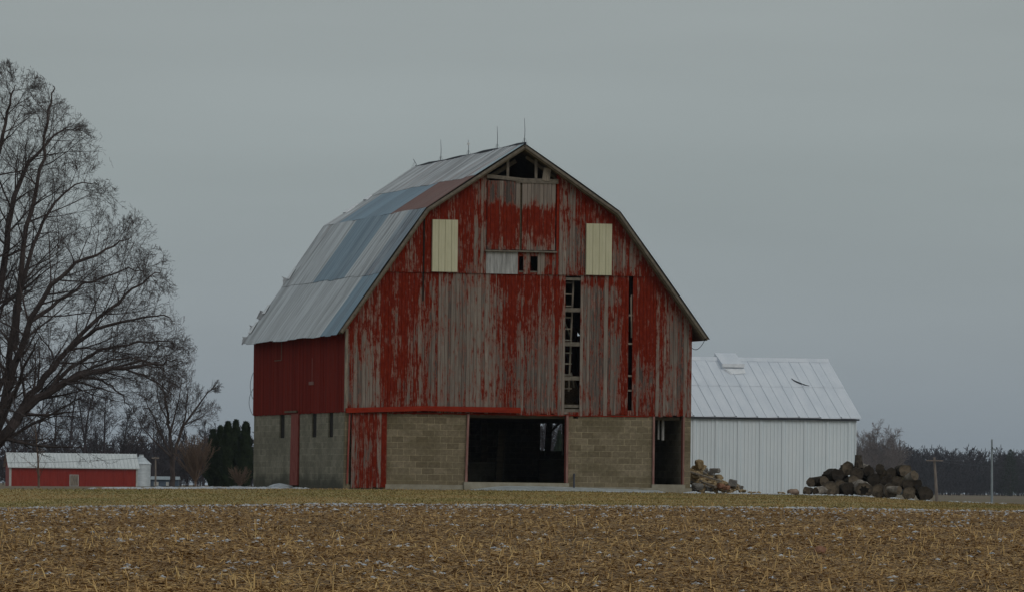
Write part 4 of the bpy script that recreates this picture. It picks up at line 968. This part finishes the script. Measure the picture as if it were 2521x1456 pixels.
def tubes(lines, n, rmin=0):
    """many thin polylines as open prisms in one array"""
    A, B_, RA, RB = [], [], [], []
    for pts, rads in lines:
        for i in range(len(pts) - 1): A.append(pts[i]); B_.append(pts[i+1]); RA.append(rads[i]); RB.append(rads[i+1])
    A, B_ = np.array(A, float), np.array(B_, float); RA, RB = np.maximum(RA, rmin), np.maximum(RB, rmin)
    d = B_ - A; d /= np.maximum(np.linalg.norm(d, axis=1), 1e-9)[:, None]
    ref = np.where(np.abs(d[:, 2:3]) > .9, [[1., 0, 0]], [[0, 0, 1.]]); x = np.cross(d, ref); x /= np.linalg.norm(x, axis=1)[:, None]; y = np.cross(d, x)
    V = []
    for k in range(n):
        a = 2 * math.pi * k / n; o = x * math.cos(a) + y * math.sin(a); V.append(A + o * RA[:, None])
    for k in range(n):
        a = 2 * math.pi * k / n; o = x * math.cos(a) + y * math.sin(a); V.append(B_ + o * RB[:, None])
    V = np.stack(V, 1).reshape(-1, 3); b = np.arange(len(A)) * 2 * n
    Fc = np.concatenate([np.stack([b + k, b + (k+1) % n, b + n + (k+1) % n, b + n + k], 1) for k in range(n)])
    return V, Fc
def make_tree(name, base, T, mat, label, cat='tree', group=None, rmin=.006, limb='trunk'):
    t = thing(name, base, label, cat, group)
    m = MB()
    for pts, rads in T.tr: m.tube(pts, rads, 7 if rads[0] > .05 else 5, cap=False)
    m.build('trunk', mat, t, smooth=True)
    V, Fc = tubes(T.tw, 3, rmin); npmesh('crown', V, Fc, mat, t)
    return t
# the big multi-stemmed tree at the left edge
YT = 262.0
base = at(-62, 1190, YT); base.z = Hf(base.x, base.y)
def gp(px, py, dy=0): return at(px, py, YT + dy) - base
GUIDES = [   # (points in photo, depth drift to the tip, start radius, end radius)
 ([(-62,1200),(-50,1150),(-25,1105),(40,1030),(110,968),(200,925),(300,905),(400,893),(462,876)], -2.5, .52, .03),
 ([(-50,1150),(0,1085),(60,1000),(130,905),(200,822),(290,742),(355,690),(420,650)], 2.0, .34, .03),
 ([(-50,1160),(-12,1060),(20,960),(52,850),(110,720),(190,650),(280,604),(352,566)], -3.0, .38, .03),
 ([(12,985),(34,800),(70,640),(120,520),(190,452),(265,448)], 3.0, .22, .025),
 ([(34,860),(60,610),(92,450),(112,330),(130,230),(134,200)], -1.0, .20, .02),
 ([(-50,1150),(-30,900),(0,700),(30,520),(70,400),(140,330),(205,300)], 3.5, .36, .025),
 ([(-30,930),(-40,700),(-30,480),(5,330),(30,240),(44,190)], -3.5, .28, .025),
 ([(110,968),(200,885),(290,852),(390,838),(455,855)], 2.5, .15, .02),
 ([(200,925),(262,940),(310,985),(335,1040)], -1.0, .09, .012),
 ([(160,866),(240,812),(330,786),(400,775),(446,800)], -3.0, .14, .02),
 ([(75,790),(150,740),(230,690),(320,665),(380,668)], 2.5, .14, .02),
 ([(300,905),(370,930),(420,965),(440,1010)], 1.0, .07, .012),
 ([(250,915),(340,890),(400,905),(430,935)], 3.0, .09, .012),
 ([(60,1000),(150,940),(230,900),(320,880),(380,900),(400,950)], -3.0, .13, .015),
 ([(-62,1120),(-160,980),(-260,850),(-380,740)], 1.0, .32, .03), ([(-58,1100),(-130,850),(-200,600),(-230,400)], -2.0, .34, .03), ([(-60,1080),(-90,800),(-110,500),(-90,300)], 2.5, .34, .03),
 ([(-160,980),(-280,930),(-400,900)], -3.0, .18, .02),
 ([(-30,1120),(20,1000),(70,880),(110,800)], -6.5, .24, .03), ([(-30,1120),(0,960),(40,800),(60,700)], 7.0, .24, .03)]
T = Tree(5); PB = dict(seg=[8,7,5,3,2], up=[.0,.015,.015,.02,.02], wob=[.1,.07,.07,.09,.1], tip=[.3,.15,.25,.4,.5], kids=[0,7,5,4,0], start=[.15,.12,.1,.1,0], ang=[50,42,42,42,40], len=[.52,.56,.52,.55,.4], fall=[.88,.55,.5,.5,.5], rr=[.44,.46,.46,.55,.6], rmin=.0038, trunk_lev=0, out=.04)
for pts, dep, r0, r1 in GUIDES:
    cum = [0]
    for (a, b), (c, d) in zip(pts, pts[1:]): cum.append(cum[-1] + math.hypot(c - a, d - b))
    P3 = [gp(a, b, dep * k / cum[-1]) for (a, b), k in zip(pts, cum)]
    fine = []
    P3[-1] = P3[-2].lerp(P3[-1], .6)
    for i in range(len(P3) - 1):
        p0, p1, p2, p3 = P3[max(i-1, 0)], P3[i], P3[i+1], P3[min(i+2, len(P3)-1)]
        for k in range(4):
            t = k / 4; q = .5 * ((2 * p1) + (p2 - p0) * t + (2*p0 - 5*p1 + 4*p2 - p3) * t*t + (3*p1 - p0 - 3*p2 + p3) * t**3)
            fine.append(q + Vector((T.r.gauss(0, .04), T.r.gauss(0, .06), T.r.gauss(0, .04))) * min(1, len(fine) / 4))
    fine.append(P3[-1]); n_ = len(fine) - 1; r0 *= .70; r1 = .009; rd = [r0 + (r1 - r0) * (k / n_) ** .75 for k in range(n_ + 1)]
    T.tr.append((fine, rd)); Lm = sum((fine[i+1] - fine[i]).length for i in range(n_))
    T.spawn(fine, rd, 0, 8.2, dict(PB, start=[.22 if r0 > .15 else .08,.12,.1,.1,0]), sl=int(Lm * 2.0))
# keep the crown to its silhouette: shoots that would reach past it end there
ez = [at(0, y_, YT).z - base.z for y_ in (1100, 1010, 900, 850, 740, 650, 545, 470, 420, 330, 240, 178, 158)]; ex = [at(x_, 700, YT).x - base.x for x_ in (330, 420, 474, 476, 428, 428, 380, 285, 285, 240, 150, 84, 40)]
kept = []
for pts, rads in T.tw:
    n_ = 0; lim_j = T.r.uniform(-.35, .15)
    for p in pts:
        if p.x > float(np.interp(p.z, ez, ex)) + lim_j or p.z > ez[-1]: break
        n_ += 1
    if n_ >= 2: kept.append((pts[:n_], rads[:n_]))
T.tw = kept
make_tree('bare_tree', base, T, 'tree_bark', 'huge bare spreading tree with many stems at the left edge, arching over the red shed', rmin=.0046)
def decid(seed, h, spread=1.0, style='round'):
    T = Tree(seed)
    P = dict(seg=[8,6,4,3], up=[.03,.03,.03,.03], wob=[.05,.06,.07,.1], tip=[.2,.15,.25,.5], kids=[19,9,6,0], start=[.22,.12,.1,0], ang=[44*spread,42,40,36], len=[.42,.60,.55,.4], fall=[.75,.5,.5,.5], rr=[.32,.36,.45,.6], rmin=.007, trunk_lev=0)
    if style == 'tall': P.update(kids=[22,7,5,0], len=[.34,.6,.55,.4], ang=[44,42,40,36], start=[.3,.15,.1,0])
    if style == 'low': P.update(kids=[17,9,6,0], len=[.62,.58,.52,.4], start=[.12,.1,.1,0], ang=[50,40,38,40])
    T.grow(Vector((0, 0, -.3)), Vector((T.r.gauss(0, .04), T.r.gauss(0, .04), 1)), h * .9, h * .0165, 0, P)
    return T
def put_tree(name, px, ybase, ytop, Y, seed, mat, label, group=None, spread=1.0, style='round', rmin=.014):
    b = at(px, ybase, Y); g = Hf(b.x, b.y); h = (ybase - ytop) / F * Y + (b.z - g) ; b.z = g
    return make_tree(name, b, decid(seed, h, spread, style), mat, label, 'tree', group, rmin)
YM = 430.0; bm_ = at(425, 1190, YM); bm_.z = Hf(bm_.x, bm_.y); T = Tree(17)
PM = dict(PB, len=[.62,.58,.52,.4], seg=[8,6,4,3], up=[0,.03,.03,.02], wob=[.1,.06,.08,.1], tip=[.3,.2,.3,.5], kids=[0,8,6,0], start=[.2,.12,.1,0], ang=[42,40,40,40], rr=[.36,.42,.5,.6], rmin=.0075)
for pts, dep, r0, r1 in (([(425,1196),(423,1110),(415,1040),(404,965),(398,925)],.5,.19,.02), ([(424,1150),(436,1090),(452,1045),(482,1005),(512,965),(532,945)],-1.5,.13,.02), ([(423,1120),(392,1060),(366,1000),(350,955)],1.5,.09,.015),
    ([(418,1070),(436,1000),(448,935)],-1.0,.08,.015), ([(436,1090),(456,1030),(462,960),(458,925)],2.0,.08,.015), ([(423,1125),(385,1088),(350,1050),(332,1015)],-1.5,.07,.012), ([(452,1045),(490,1030),(525,1000)],1.0,.05,.012), ([(404,965),(380,935),(366,922)],1.0,.05,.012), ([(415,1040),(390,985),(384,935)],-2.0,.06,.012)):
    nP = len(pts) - 1; P3 = [at(a, b, YM + dep * k / nP) - bm_ for k, (a, b) in enumerate(pts)]; fine = []
    for i in range(nP):
        for k in range(4): fine.append(P3[i].lerp(P3[i+1], k / 4) + Vector((T.r.gauss(0, .03), T.r.gauss(0, .04), 0)))
    fine.append(P3[-1]); n_ = len(fine) - 1; rd = [r0 + (r1 - r0) * (k / n_) ** .8 for k in range(n_ + 1)]
    T.tr.append((fine, rd)); Lm = sum((fine[i+1] - fine[i]).length for i in range(n_)); T.spawn(fine, rd, 0, 3.4, dict(PM, start=[.35 if r0 > .12 else .15,.12,.1,0]), sl=int(Lm * 2.6))
make_tree('bare_tree', bm_, T, 'tree_bark', 'medium bare round crowned tree standing between the long red shed and the evergreens', rmin=.007)
mid = [(86,930,'first'),(133,938,''),(160,905,''),(201,920,''),(222,926,''),(256,948,''),(288,985,''),(326,1010,''),(500,1020,''),(372,1000,''),(30,950,''),(-40,940,''),(60,970,'')]
where = ['above the left part of the white shed roof', 'above the small grey door of the red shed', 'tallest, above the middle of the white shed roof', 'above the roof just right of the tallest background stem', 'in the close pair above the right half of the shed roof', 'right of the close pair above the shed roof', 'short, above the right end of the shed roof', 'short, directly behind the silver grain bin', 'low and hazy behind the vase shaped tan tree', 'between the grain bin and the medium round tree', 'at the left edge behind the big stems', 'just outside the left edge', 'low, behind the left end of the shed roof']
for k, (px, yt, _) in enumerate(mid):
    put_tree('bare_tree', px, 1191, yt, 740 + (k * 37) % 90, 60 + k, 'far_tree_bark', 'thin bare background tree ' + where[k], 'bare trees in a row behind the long red shed', style='tall', rmin=.015)
for k, (px, yt, Y) in enumerate(((1338,980,640),(1346,1000,620),(1363,1000,600),(1371,985,650),(1381,1000,620),(1394,980,660))):
    put_tree('bare_tree', px, 1200, yt, Y, 90 + k, 'far_tree_bark', 'pale bare tree seen through the gap inside the barn, ' + ('leftmost', 'second from the left', 'third from the left', 'third from the right', 'second from the right', 'rightmost')[k], 'pale trees behind the barn', style='tall', rmin=.018)
# young tree in front of the red shed, vase shaped tan tree, little shrub
T = Tree(33); PY = dict(seg=[8,5,3], up=[.02,.09,.05], wob=[.03,.09,.15], tip=[.2,.3,.4], kids=[13,5,0], start=[.12,.2,0], ang=[58,40,40], len=[.26,.35,.4], fall=[.6,.5,.5], rr=[.35,.5,.6], rmin=.008, trunk_lev=0)
b = at(96, 1196, 420); b.z = Hf(b.x, b.y); T.grow(Vector((0,0,-.2)), Vector((.01,0,1)), 4.9, .085, 0, PY); make_tree('young_tree', b, T, 'tan_bark', 'slim young bare tree with upswept limbs standing in front of the long red shed', rmin=.010)
b = at(481, 1190, 425); b.z = Hf(b.x, b.y); T = Tree(44)
PV = dict(seg=[5,4,3], up=[.05,.05,.04], wob=[.04,.08,.12], tip=[.25,.3,.4], kids=[11,5,0], start=[.15,.2,0], ang=[20,24,30], len=[.42,.4,.4], fall=[.5,.5,.5], rr=[.5,.6,.6], rmin=.008, trunk_lev=0)
T.tr.append(([Vector((0,0,-.3)), Vector((0,0,.35))], [.09,.08]))
for k in range(26):
    a = k * 2.4; tl = .12 + .62 * (k / 26); T.grow(Vector((0,0,.3)), Vector((math.cos(a) * tl, math.sin(a) * tl, 1)), 2.6 * (1 - .2 * tl), .04, 0, PV)
make_tree('vase_shaped_tree', b, T, 'tan_bark', 'small tan vase shaped bare tree with dense upright twigs left of the evergreens', rmin=.009)
b = at(590, 1192, 405); b.z = Hf(b.x, b.y); T = Tree(45)
for k in range(16):
    a = k * 2.4; tl = .3 + .8 * (k / 16); T.grow(Vector((0,0,.0)), Vector((math.cos(a) * tl, math.sin(a) * tl, 1)), 1.1, .02, 0, PV)
make_tree('shrub', b, T, 'tan_bark', 'low twiggy bare shrub in front of the evergreens', 'shrub', rmin=.007)
# evergreens
def evergreen(px, ytop, Y, rad, seed, label, name='arborvitae', ybase=1192, pw=.5):
    b = at(px, ybase, Y); g = Hf(b.x, b.y); h = (ybase - ytop) / F * Y + (b.z - g); b.z = g
    t = thing(name, b, label, 'evergreen tree', 'dark evergreens beside the barn'); m = MB(); m.tube([(0,0,-.1),(0,0,h*.8)], [.09,.02], 6); m.build('trunk', 'tree_bark', t)
    rg = np.random.default_rng(seed); n = 5200; z = h * rg.random(n) ** .9; a = rg.uniform(0, 2*np.pi, n)
    R0 = rad * np.clip((1 - z / h), 0, 1) ** pw * np.clip(.45 + z / h * 3, 0, 1) * (1 + .22 * np.sin(a * 3 + z * 2.2 + seed) + .16 * np.sin(z * 6 + a * 2 + seed * 3) + .12 * np.sin(a * 7 + z * 4))
    q = R0 * (1 - .5 * rg.random(n) ** 2); p = np.stack([np.cos(a) * q, np.sin(a) * q, z + .03], 1)
    up = np.stack([np.cos(a) * .35 + rg.normal(0, .2, n), np.sin(a) * .35 + rg.normal(0, .2, n), np.ones(n)], 1) * rg.uniform(.1, .24, n)[:, None]
    sd = np.stack([-np.sin(a) + rg.normal(0, .4, n), np.cos(a) + rg.normal(0, .4, n), 0*a], 1) * rg.uniform(.03, .07, n)[:, None]
    V = np.stack([p - sd, p + sd, p + up + sd * .2, p + up - sd * .2], 1).reshape(-1, 3); i = np.arange(n) * 4
    npmesh('crown', V, np.stack([i, i+1, i+2, i+3], 1), 'evergreen_leaves', t)
evergreen(523, 1062, 452, .55, 1, 'shortest dark evergreen, leftmost of the clump beside the barn')
evergreen(541, 1052, 458, .5, 2, 'slim dark evergreen second from the left of the clump beside the barn')
evergreen(560, 1042, 450, .62, 3, 'tall dark evergreen third from the left of the clump beside the barn')
evergreen(579, 1038, 455, .58, 4, 'tallest pointed dark evergreen in the middle of the clump beside the barn')
evergreen(603, 1043, 450, .68, 5, 'dark evergreen rightmost of the clump, nearest the barn wall')
evergreen(1376, 1064, 560, 1.3, 6, 'small dark conifer seen through the opening in the back of the barn', 'conifer', 1200, 1.0)
# woods: far-off masses of bare trees
def wood(name, label, zones, protos, mat, seed):
    rg = random.Random(seed); Vs, Fs, o = [], [], 0
    for (x0, x1, Y0, Y1, n, h0, h1) in zones:
        for k in range(n):
            Y = rg.uniform(Y0, Y1); px = rg.uniform(x0, x1); X = (px - CX) / F * Y; V, Fc = protos[rg.randrange(len(protos))]
            s_ = rg.uniform(h0, h1) / 10; a = rg.uniform(0, 6.28); c, s = math.cos(a), math.sin(a)
            W_ = V @ np.array([[c, s, 0], [-s, c, 0], [0, 0, 1]]) * np.array([s_, s_, s_]) + np.array([X, Y, Hf(X, Y)]); Vs.append(W_); Fs.append(Fc + o); o += len(V)
    tag(npmesh(name, np.concatenate(Vs), np.concatenate(Fs), mat), label, 'woods', kind='stuff')
protos = []
for k in range(5):
    T = Tree(200 + k); P = dict(seg=[6,3,2], up=[.0,.05,.04], wob=[.12,.12,.16], tip=[.3,.3,.5], kids=[22,12,0], start=[.08,.1,0], ang=[46,42,40], len=[.44,.46,.4], fall=[.55,.5,.5], rr=[.45,.6,.6], rmin=.03, trunk_lev=-1)
    T.grow(Vector((0,0,-.5)), Vector((0,0,1)), 7.8, .12, 0, P); protos.append(tubes(T.tw, 3, .045))
wood('woodland', 'dark bluish band of bare woods along the horizon at the right', [(2080,3100,1900,2150,230,13,16.5),(2080,3100,2150,2350,170,13,18),(2080,3100,1880,2000,300,5,10),(2080,2260,2000,2100,26,14,18)], protos, 'far_tree_bark', 1)
wood('woodland', 'low purplish mass of distant bare woods behind the red shed', [(-700,1700,880,980,190,5.5,8.5),(-700,1700,960,1100,150,8,11),(-400,640,860,900,120,4,6)], protos, 'far_tree_bark', 2)
for k, (px, yt, lb) in enumerate(((2128,1052,'pale bare tree rising over the woods right beside the white shed'), (2160,1038,'tallest pale bare tree over the woods, a little right of the shed'), (2193,1048,'pale bare tree over the woods, rightmost of the three tall ones'))):
    put_tree('bare_tree', px, 1213, yt, 1850, 300 + k, 'pale_bark', lb, 'tall pale trees above the right woods', spread=.9, rmin=.028)
for k, (px, yt) in enumerate(((2114,1066),(2144,1056),(2176,1060),(2208,1076))):
    put_tree('bare_tree', px, 1213, yt, 1870, 320 + k, 'pale_bark', 'shorter pale bare tree among the three tall ones beside the white shed', group='tall pale trees above the right woods', spread=1.1, rmin=.03)
evergreen(2487, 1106, 1880, 3.6, 9, 'dark conifer standing in the woods near the right edge', 'conifer', 1215, .55)
evergreen(2215, 1098, 1880, 2.0, 10, 'dark conifer at the right of the tall pale trees in the woods', 'conifer', 1213, .9)

# ------------------------------------------------------------------ long red shed, grain bin, poles
YR = 640.0; k_ = YR / F
p0 = at(25, 1198, YR); g = Hf(p0.x, p0.y) - .15; ln = (334 - 25) * k_ * 1.01; dp = 9.0; th = .125
red = thing('pole_barn', (p0.x, p0.y, g), 'long low red metal shed with a white roof, far behind the big bare tree', 'shed', rz=th)
he = at(25, 1148, YR).z - g; hr = at(25, 1113, YR).z - g + .05
ribs('wall', 0, ln, 0, he, 0, 'pole_barn_red', .9, .06, red, 2)
GW = 9.0
m = MB(); m.poly([(0, 0, 0), (0, 0, he), (-.0, GW/2, hr - .1), (0, GW, he), (0, GW, 0)]); m.poly([(ln, 0, 0), (ln, GW, 0), (ln, GW, he), (ln, GW/2, hr - .1), (ln, 0, he)]); m.poly([(0, GW, 0), (0, GW, he), (ln, GW, he), (ln, GW, 0)]); m.build('wall', 'pole_barn_red', red)
m = MB(); n_ = 36
for k in range(n_):
    a, b = -.25 + (ln + .5) * k / n_, -.25 + (ln + .5) * (k + 1) / n_
    for A, B2 in (((-.25, he + .02), (GW/2, hr)), ((GW + .25, he + .02), (GW/2, hr))):
        if A[0] < 0:
            m.poly([(a, A[0], A[1]), (b - .06, A[0], A[1]), (b - .06, B2[0], B2[1]), (a, B2[0], B2[1])]); m.poly([(b - .06, A[0], A[1] + .0), (b, A[0], A[1] + .05), (b, B2[0], B2[1] + .05), (b - .06, B2[0], B2[1])])
        else: m.poly([(b, A[0], A[1]), (a, A[0], A[1]), (a, B2[0], B2[1]), (b, B2[0], B2[1])])
m.box((-.25, -.26, he - .06), (ln + .25, -.23, he + .02)); m.build('roof', 'distant_white_roof', red)
m = MB(); m.box((-.12, -.06, 0), (.10, -.035, he)); m.box((ln - .1, -.06, 0), (ln + .05, -.035, he)); m.build('corner_trim', 'white_trim', red)
dx = (182 - 25) * k_; m = MB(); m.box((dx - .38, -.08, .25), (dx + .38, -.05, 1.25)); d_ = m.build('hatch', 'grey_weathered_wood', red)
m = MB(); m.box((dx - .44, -.07, .2), (dx + .44, -.045, 1.3)); m.build('hatch_frame', 'white_trim', d_)
# grain bin
b = at(347, 1196, 700); g = Hf(b.x, b.y) - .1; rb = 23 * 700 / F; hb = at(347, 1141, 700).z - g; ht = at(347, 1121, 700).z - g
bn = thing('grain_bin', (b.x, b.y, g), 'round silver corrugated grain bin with a conical roof right behind the red shed', 'grain bin')
m = MB(); N = 40; zz = np.linspace(0, hb, 46)
for j in range(len(zz) - 1):
    r0_, r1_ = rb + .02 * (j % 2), rb + .02 * ((j + 1) % 2)
    for i in range(N):
        a, c = 2*math.pi*i/N, 2*math.pi*(i+1)/N; m.poly([(math.cos(a)*r0_, math.sin(a)*r0_, zz[j]), (math.cos(c)*r0_, math.sin(c)*r0_, zz[j]), (math.cos(c)*r1_, math.sin(c)*r1_, zz[j+1]), (math.cos(a)*r1_, math.sin(a)*r1_, zz[j+1])])
m.build('wall', 'galvanised_bin', bn)
m = MB()
for i in range(N):
    a, c = 2*math.pi*i/N, 2*math.pi*(i+1)/N; e0, e1 = (.04, 0) if i % 2 else (0, .04)
    m.poly([(math.cos(a)*(rb+.1), math.sin(a)*(rb+.1), hb-.02+e0), (math.cos(c)*(rb+.1), math.sin(c)*(rb+.1), hb-.02+e1), (math.cos(c)*.2, math.sin(c)*.2, ht), (math.cos(a)*.2, math.sin(a)*.2, ht)])
m.tube([(0,0,ht-.1),(0,0,ht+.14)], .24, 14); m.build('roof', 'galvanised_bin', bn)
# low dark building beside it
b = at(372, 1192, 720); g = Hf(b.x, b.y); sb = thing('farm_shed', (b.x, b.y, g), 'low dark blue farm building far off, right of the grain bin', 'farm building')
w_ = 2.9; m = MB(); m.box((0, 0, 0), (w_, 3, .75)); m.build('wall', 'slate_blue_cladding', sb); m = MB(); m.hexa([(-.1,-.2,.751),(w_+.1,-.2,.751),(w_+.1,3.2,.751),(-.1,3.2,.751),(-.1,1.4,1.1),(w_+.1,1.4,1.1),(w_+.1,1.6,1.1),(-.1,1.6,1.1)]); m.build('roof', 'steel_pole', sb)
m = MB(); m.box((.3,-.04,.1),(.8,-.002,.5)); m.build('window', 'white_trim', sb); m = MB(); m.box((1.6,-.04,.1),(1.9,-.002,.5)); m.build('window', 'white_trim', sb)
# utility poles and wires
def pole(px, y0, y1, Y, r0, mat, label, arms, name='utility_pole'):
    b = at(px, y0, Y); b.z = Hf(b.x, b.y); t = at(px - (8 if 'leaning' in label else 0), y1, Y); h = t.z - b.z; lean = t.x - b.x
    o = thing(name, b, label, 'utility pole'); m = MB(); m.tube([(0,0,-.3),(lean*.5,0,h*.5),(lean,0,h)], [r0, r0*.85, r0*.65], 8); m.build('pole', mat, o)
    ends = []
    for (x0, x1, ya, th_) in arms:
        a, c = at(x0, ya, Y) - b, at(x1, ya + ROLL * (x1 - x0), Y) - b; m = MB(); m.beam((a.x, -r0 - .06, a.z), (c.x, -r0 - .06, c.z), .12, th_, (0, 1, 0)); ca = m.build('crossarm', mat, o); ends += [b + Vector((a.x, -r0-.06, a.z + .1)), b + Vector((c.x, -r0-.06, c.z + .1))]
        m = MB()
        for q in (a, c): m.tube([(q.x + (.1 if q is a else -.1), -r0-.06, q.z + .06), (q.x + (.1 if q is a else -.1), -r0-.06, q.z + .28)], .06, 6)
        m.build('insulator', 'dark_metal', ca)
    return ends
e1 = pole(2308, 1232, 1124, 620, .16, 'pole_wood', 'leaning brown wooden utility pole with a crossarm, in the field right of the log pile', [(2280, 2322, 1132, .2)])
e2 = pole(2442, 1226, 1080, 760, .15, 'steel_pole', 'tall slim grey utility pole near the right edge of the field', [(2441, 2455, 1105, .12)])
e3 = pole(383, 1190, 1123, 600, .09, 'pole_wood', 'small utility pole with a short crossarm between grain bin and round bare tree', [(374, 392, 1126, .12)])
def wire(p, q, sag, label, r_=.012):
    m = MB(); m.tube(arc(p, q, sag, 16), r_, 4); tag(m.build('overhead_wire', 'dark_metal'), label, 'wire')
wire(e2[0], e1[1], .5, 'thin overhead wire between the two poles at the right')
P = at(2700, 1118, 900); wire(e2[1], P, .6, 'thin overhead wire leaving the slim grey pole to the right'); P2 = at(2703, 1136, 900); wire(e1[0], P2, .8, 'lower thin overhead wire running right across the dark woods')
P = at(-300, 1124, 600); wire(P, e3[0], .5, 'thin overhead wire passing above the long white roof', .02)
m = MB(); m.tube([(0,0,-.1),(0,0,.42)], [.09,.08], 8); b = at(2437, 1238, 300); b.z = Hf(b.x, b.y); o = m.build('marker_post', 'dark_metal', None, b); tag(o, 'short dark marker post at the lawn edge below the slim grey pole', 'post')
# ------------------------------------------------------------------ rust coloured leaf clump in the stubble
P = at(2018, 1356, 108); x_, y_ = P.x, 108
for yy in np.arange(95, 180, .5):
    q = at(2018, 1356, yy)
    if q.z <= Hf(q.x, yy) + .04: x_, y_ = q.x, yy; break
blob('leaf_clump', (x_, y_, Hf(x_, y_) + .05), .11, .09, .08, 'orange_brick', 77, 'small rust coloured leaf clump lying in the stubble below the log pile', 'leaf clump', rough=.35)
# ------------------------------------------------------------------ haze
HAZE = 0.00005
m = MB(); m.box((-3600, -220, -4), (3600, 7050, 60)); hz = m.build('haze', 'snow'); hz.data.materials.clear()
hm = bpy.data.materials.new('haze_air'); hm.use_nodes = True; ht_ = hm.node_tree; ht_.nodes.clear()
ho = ht_.nodes.new('ShaderNodeOutputMaterial'); hv = ht_.nodes.new('ShaderNodeVolumePrincipled'); hv.inputs['Density'].default_value = HAZE; hv.inputs['Color'].default_value = (.78, .88, 1, 1)
ht_.links.new(hv.outputs[0], ho.inputs['Volume']); hz.data.materials.append(hm); tag(hz, kind='stuff')
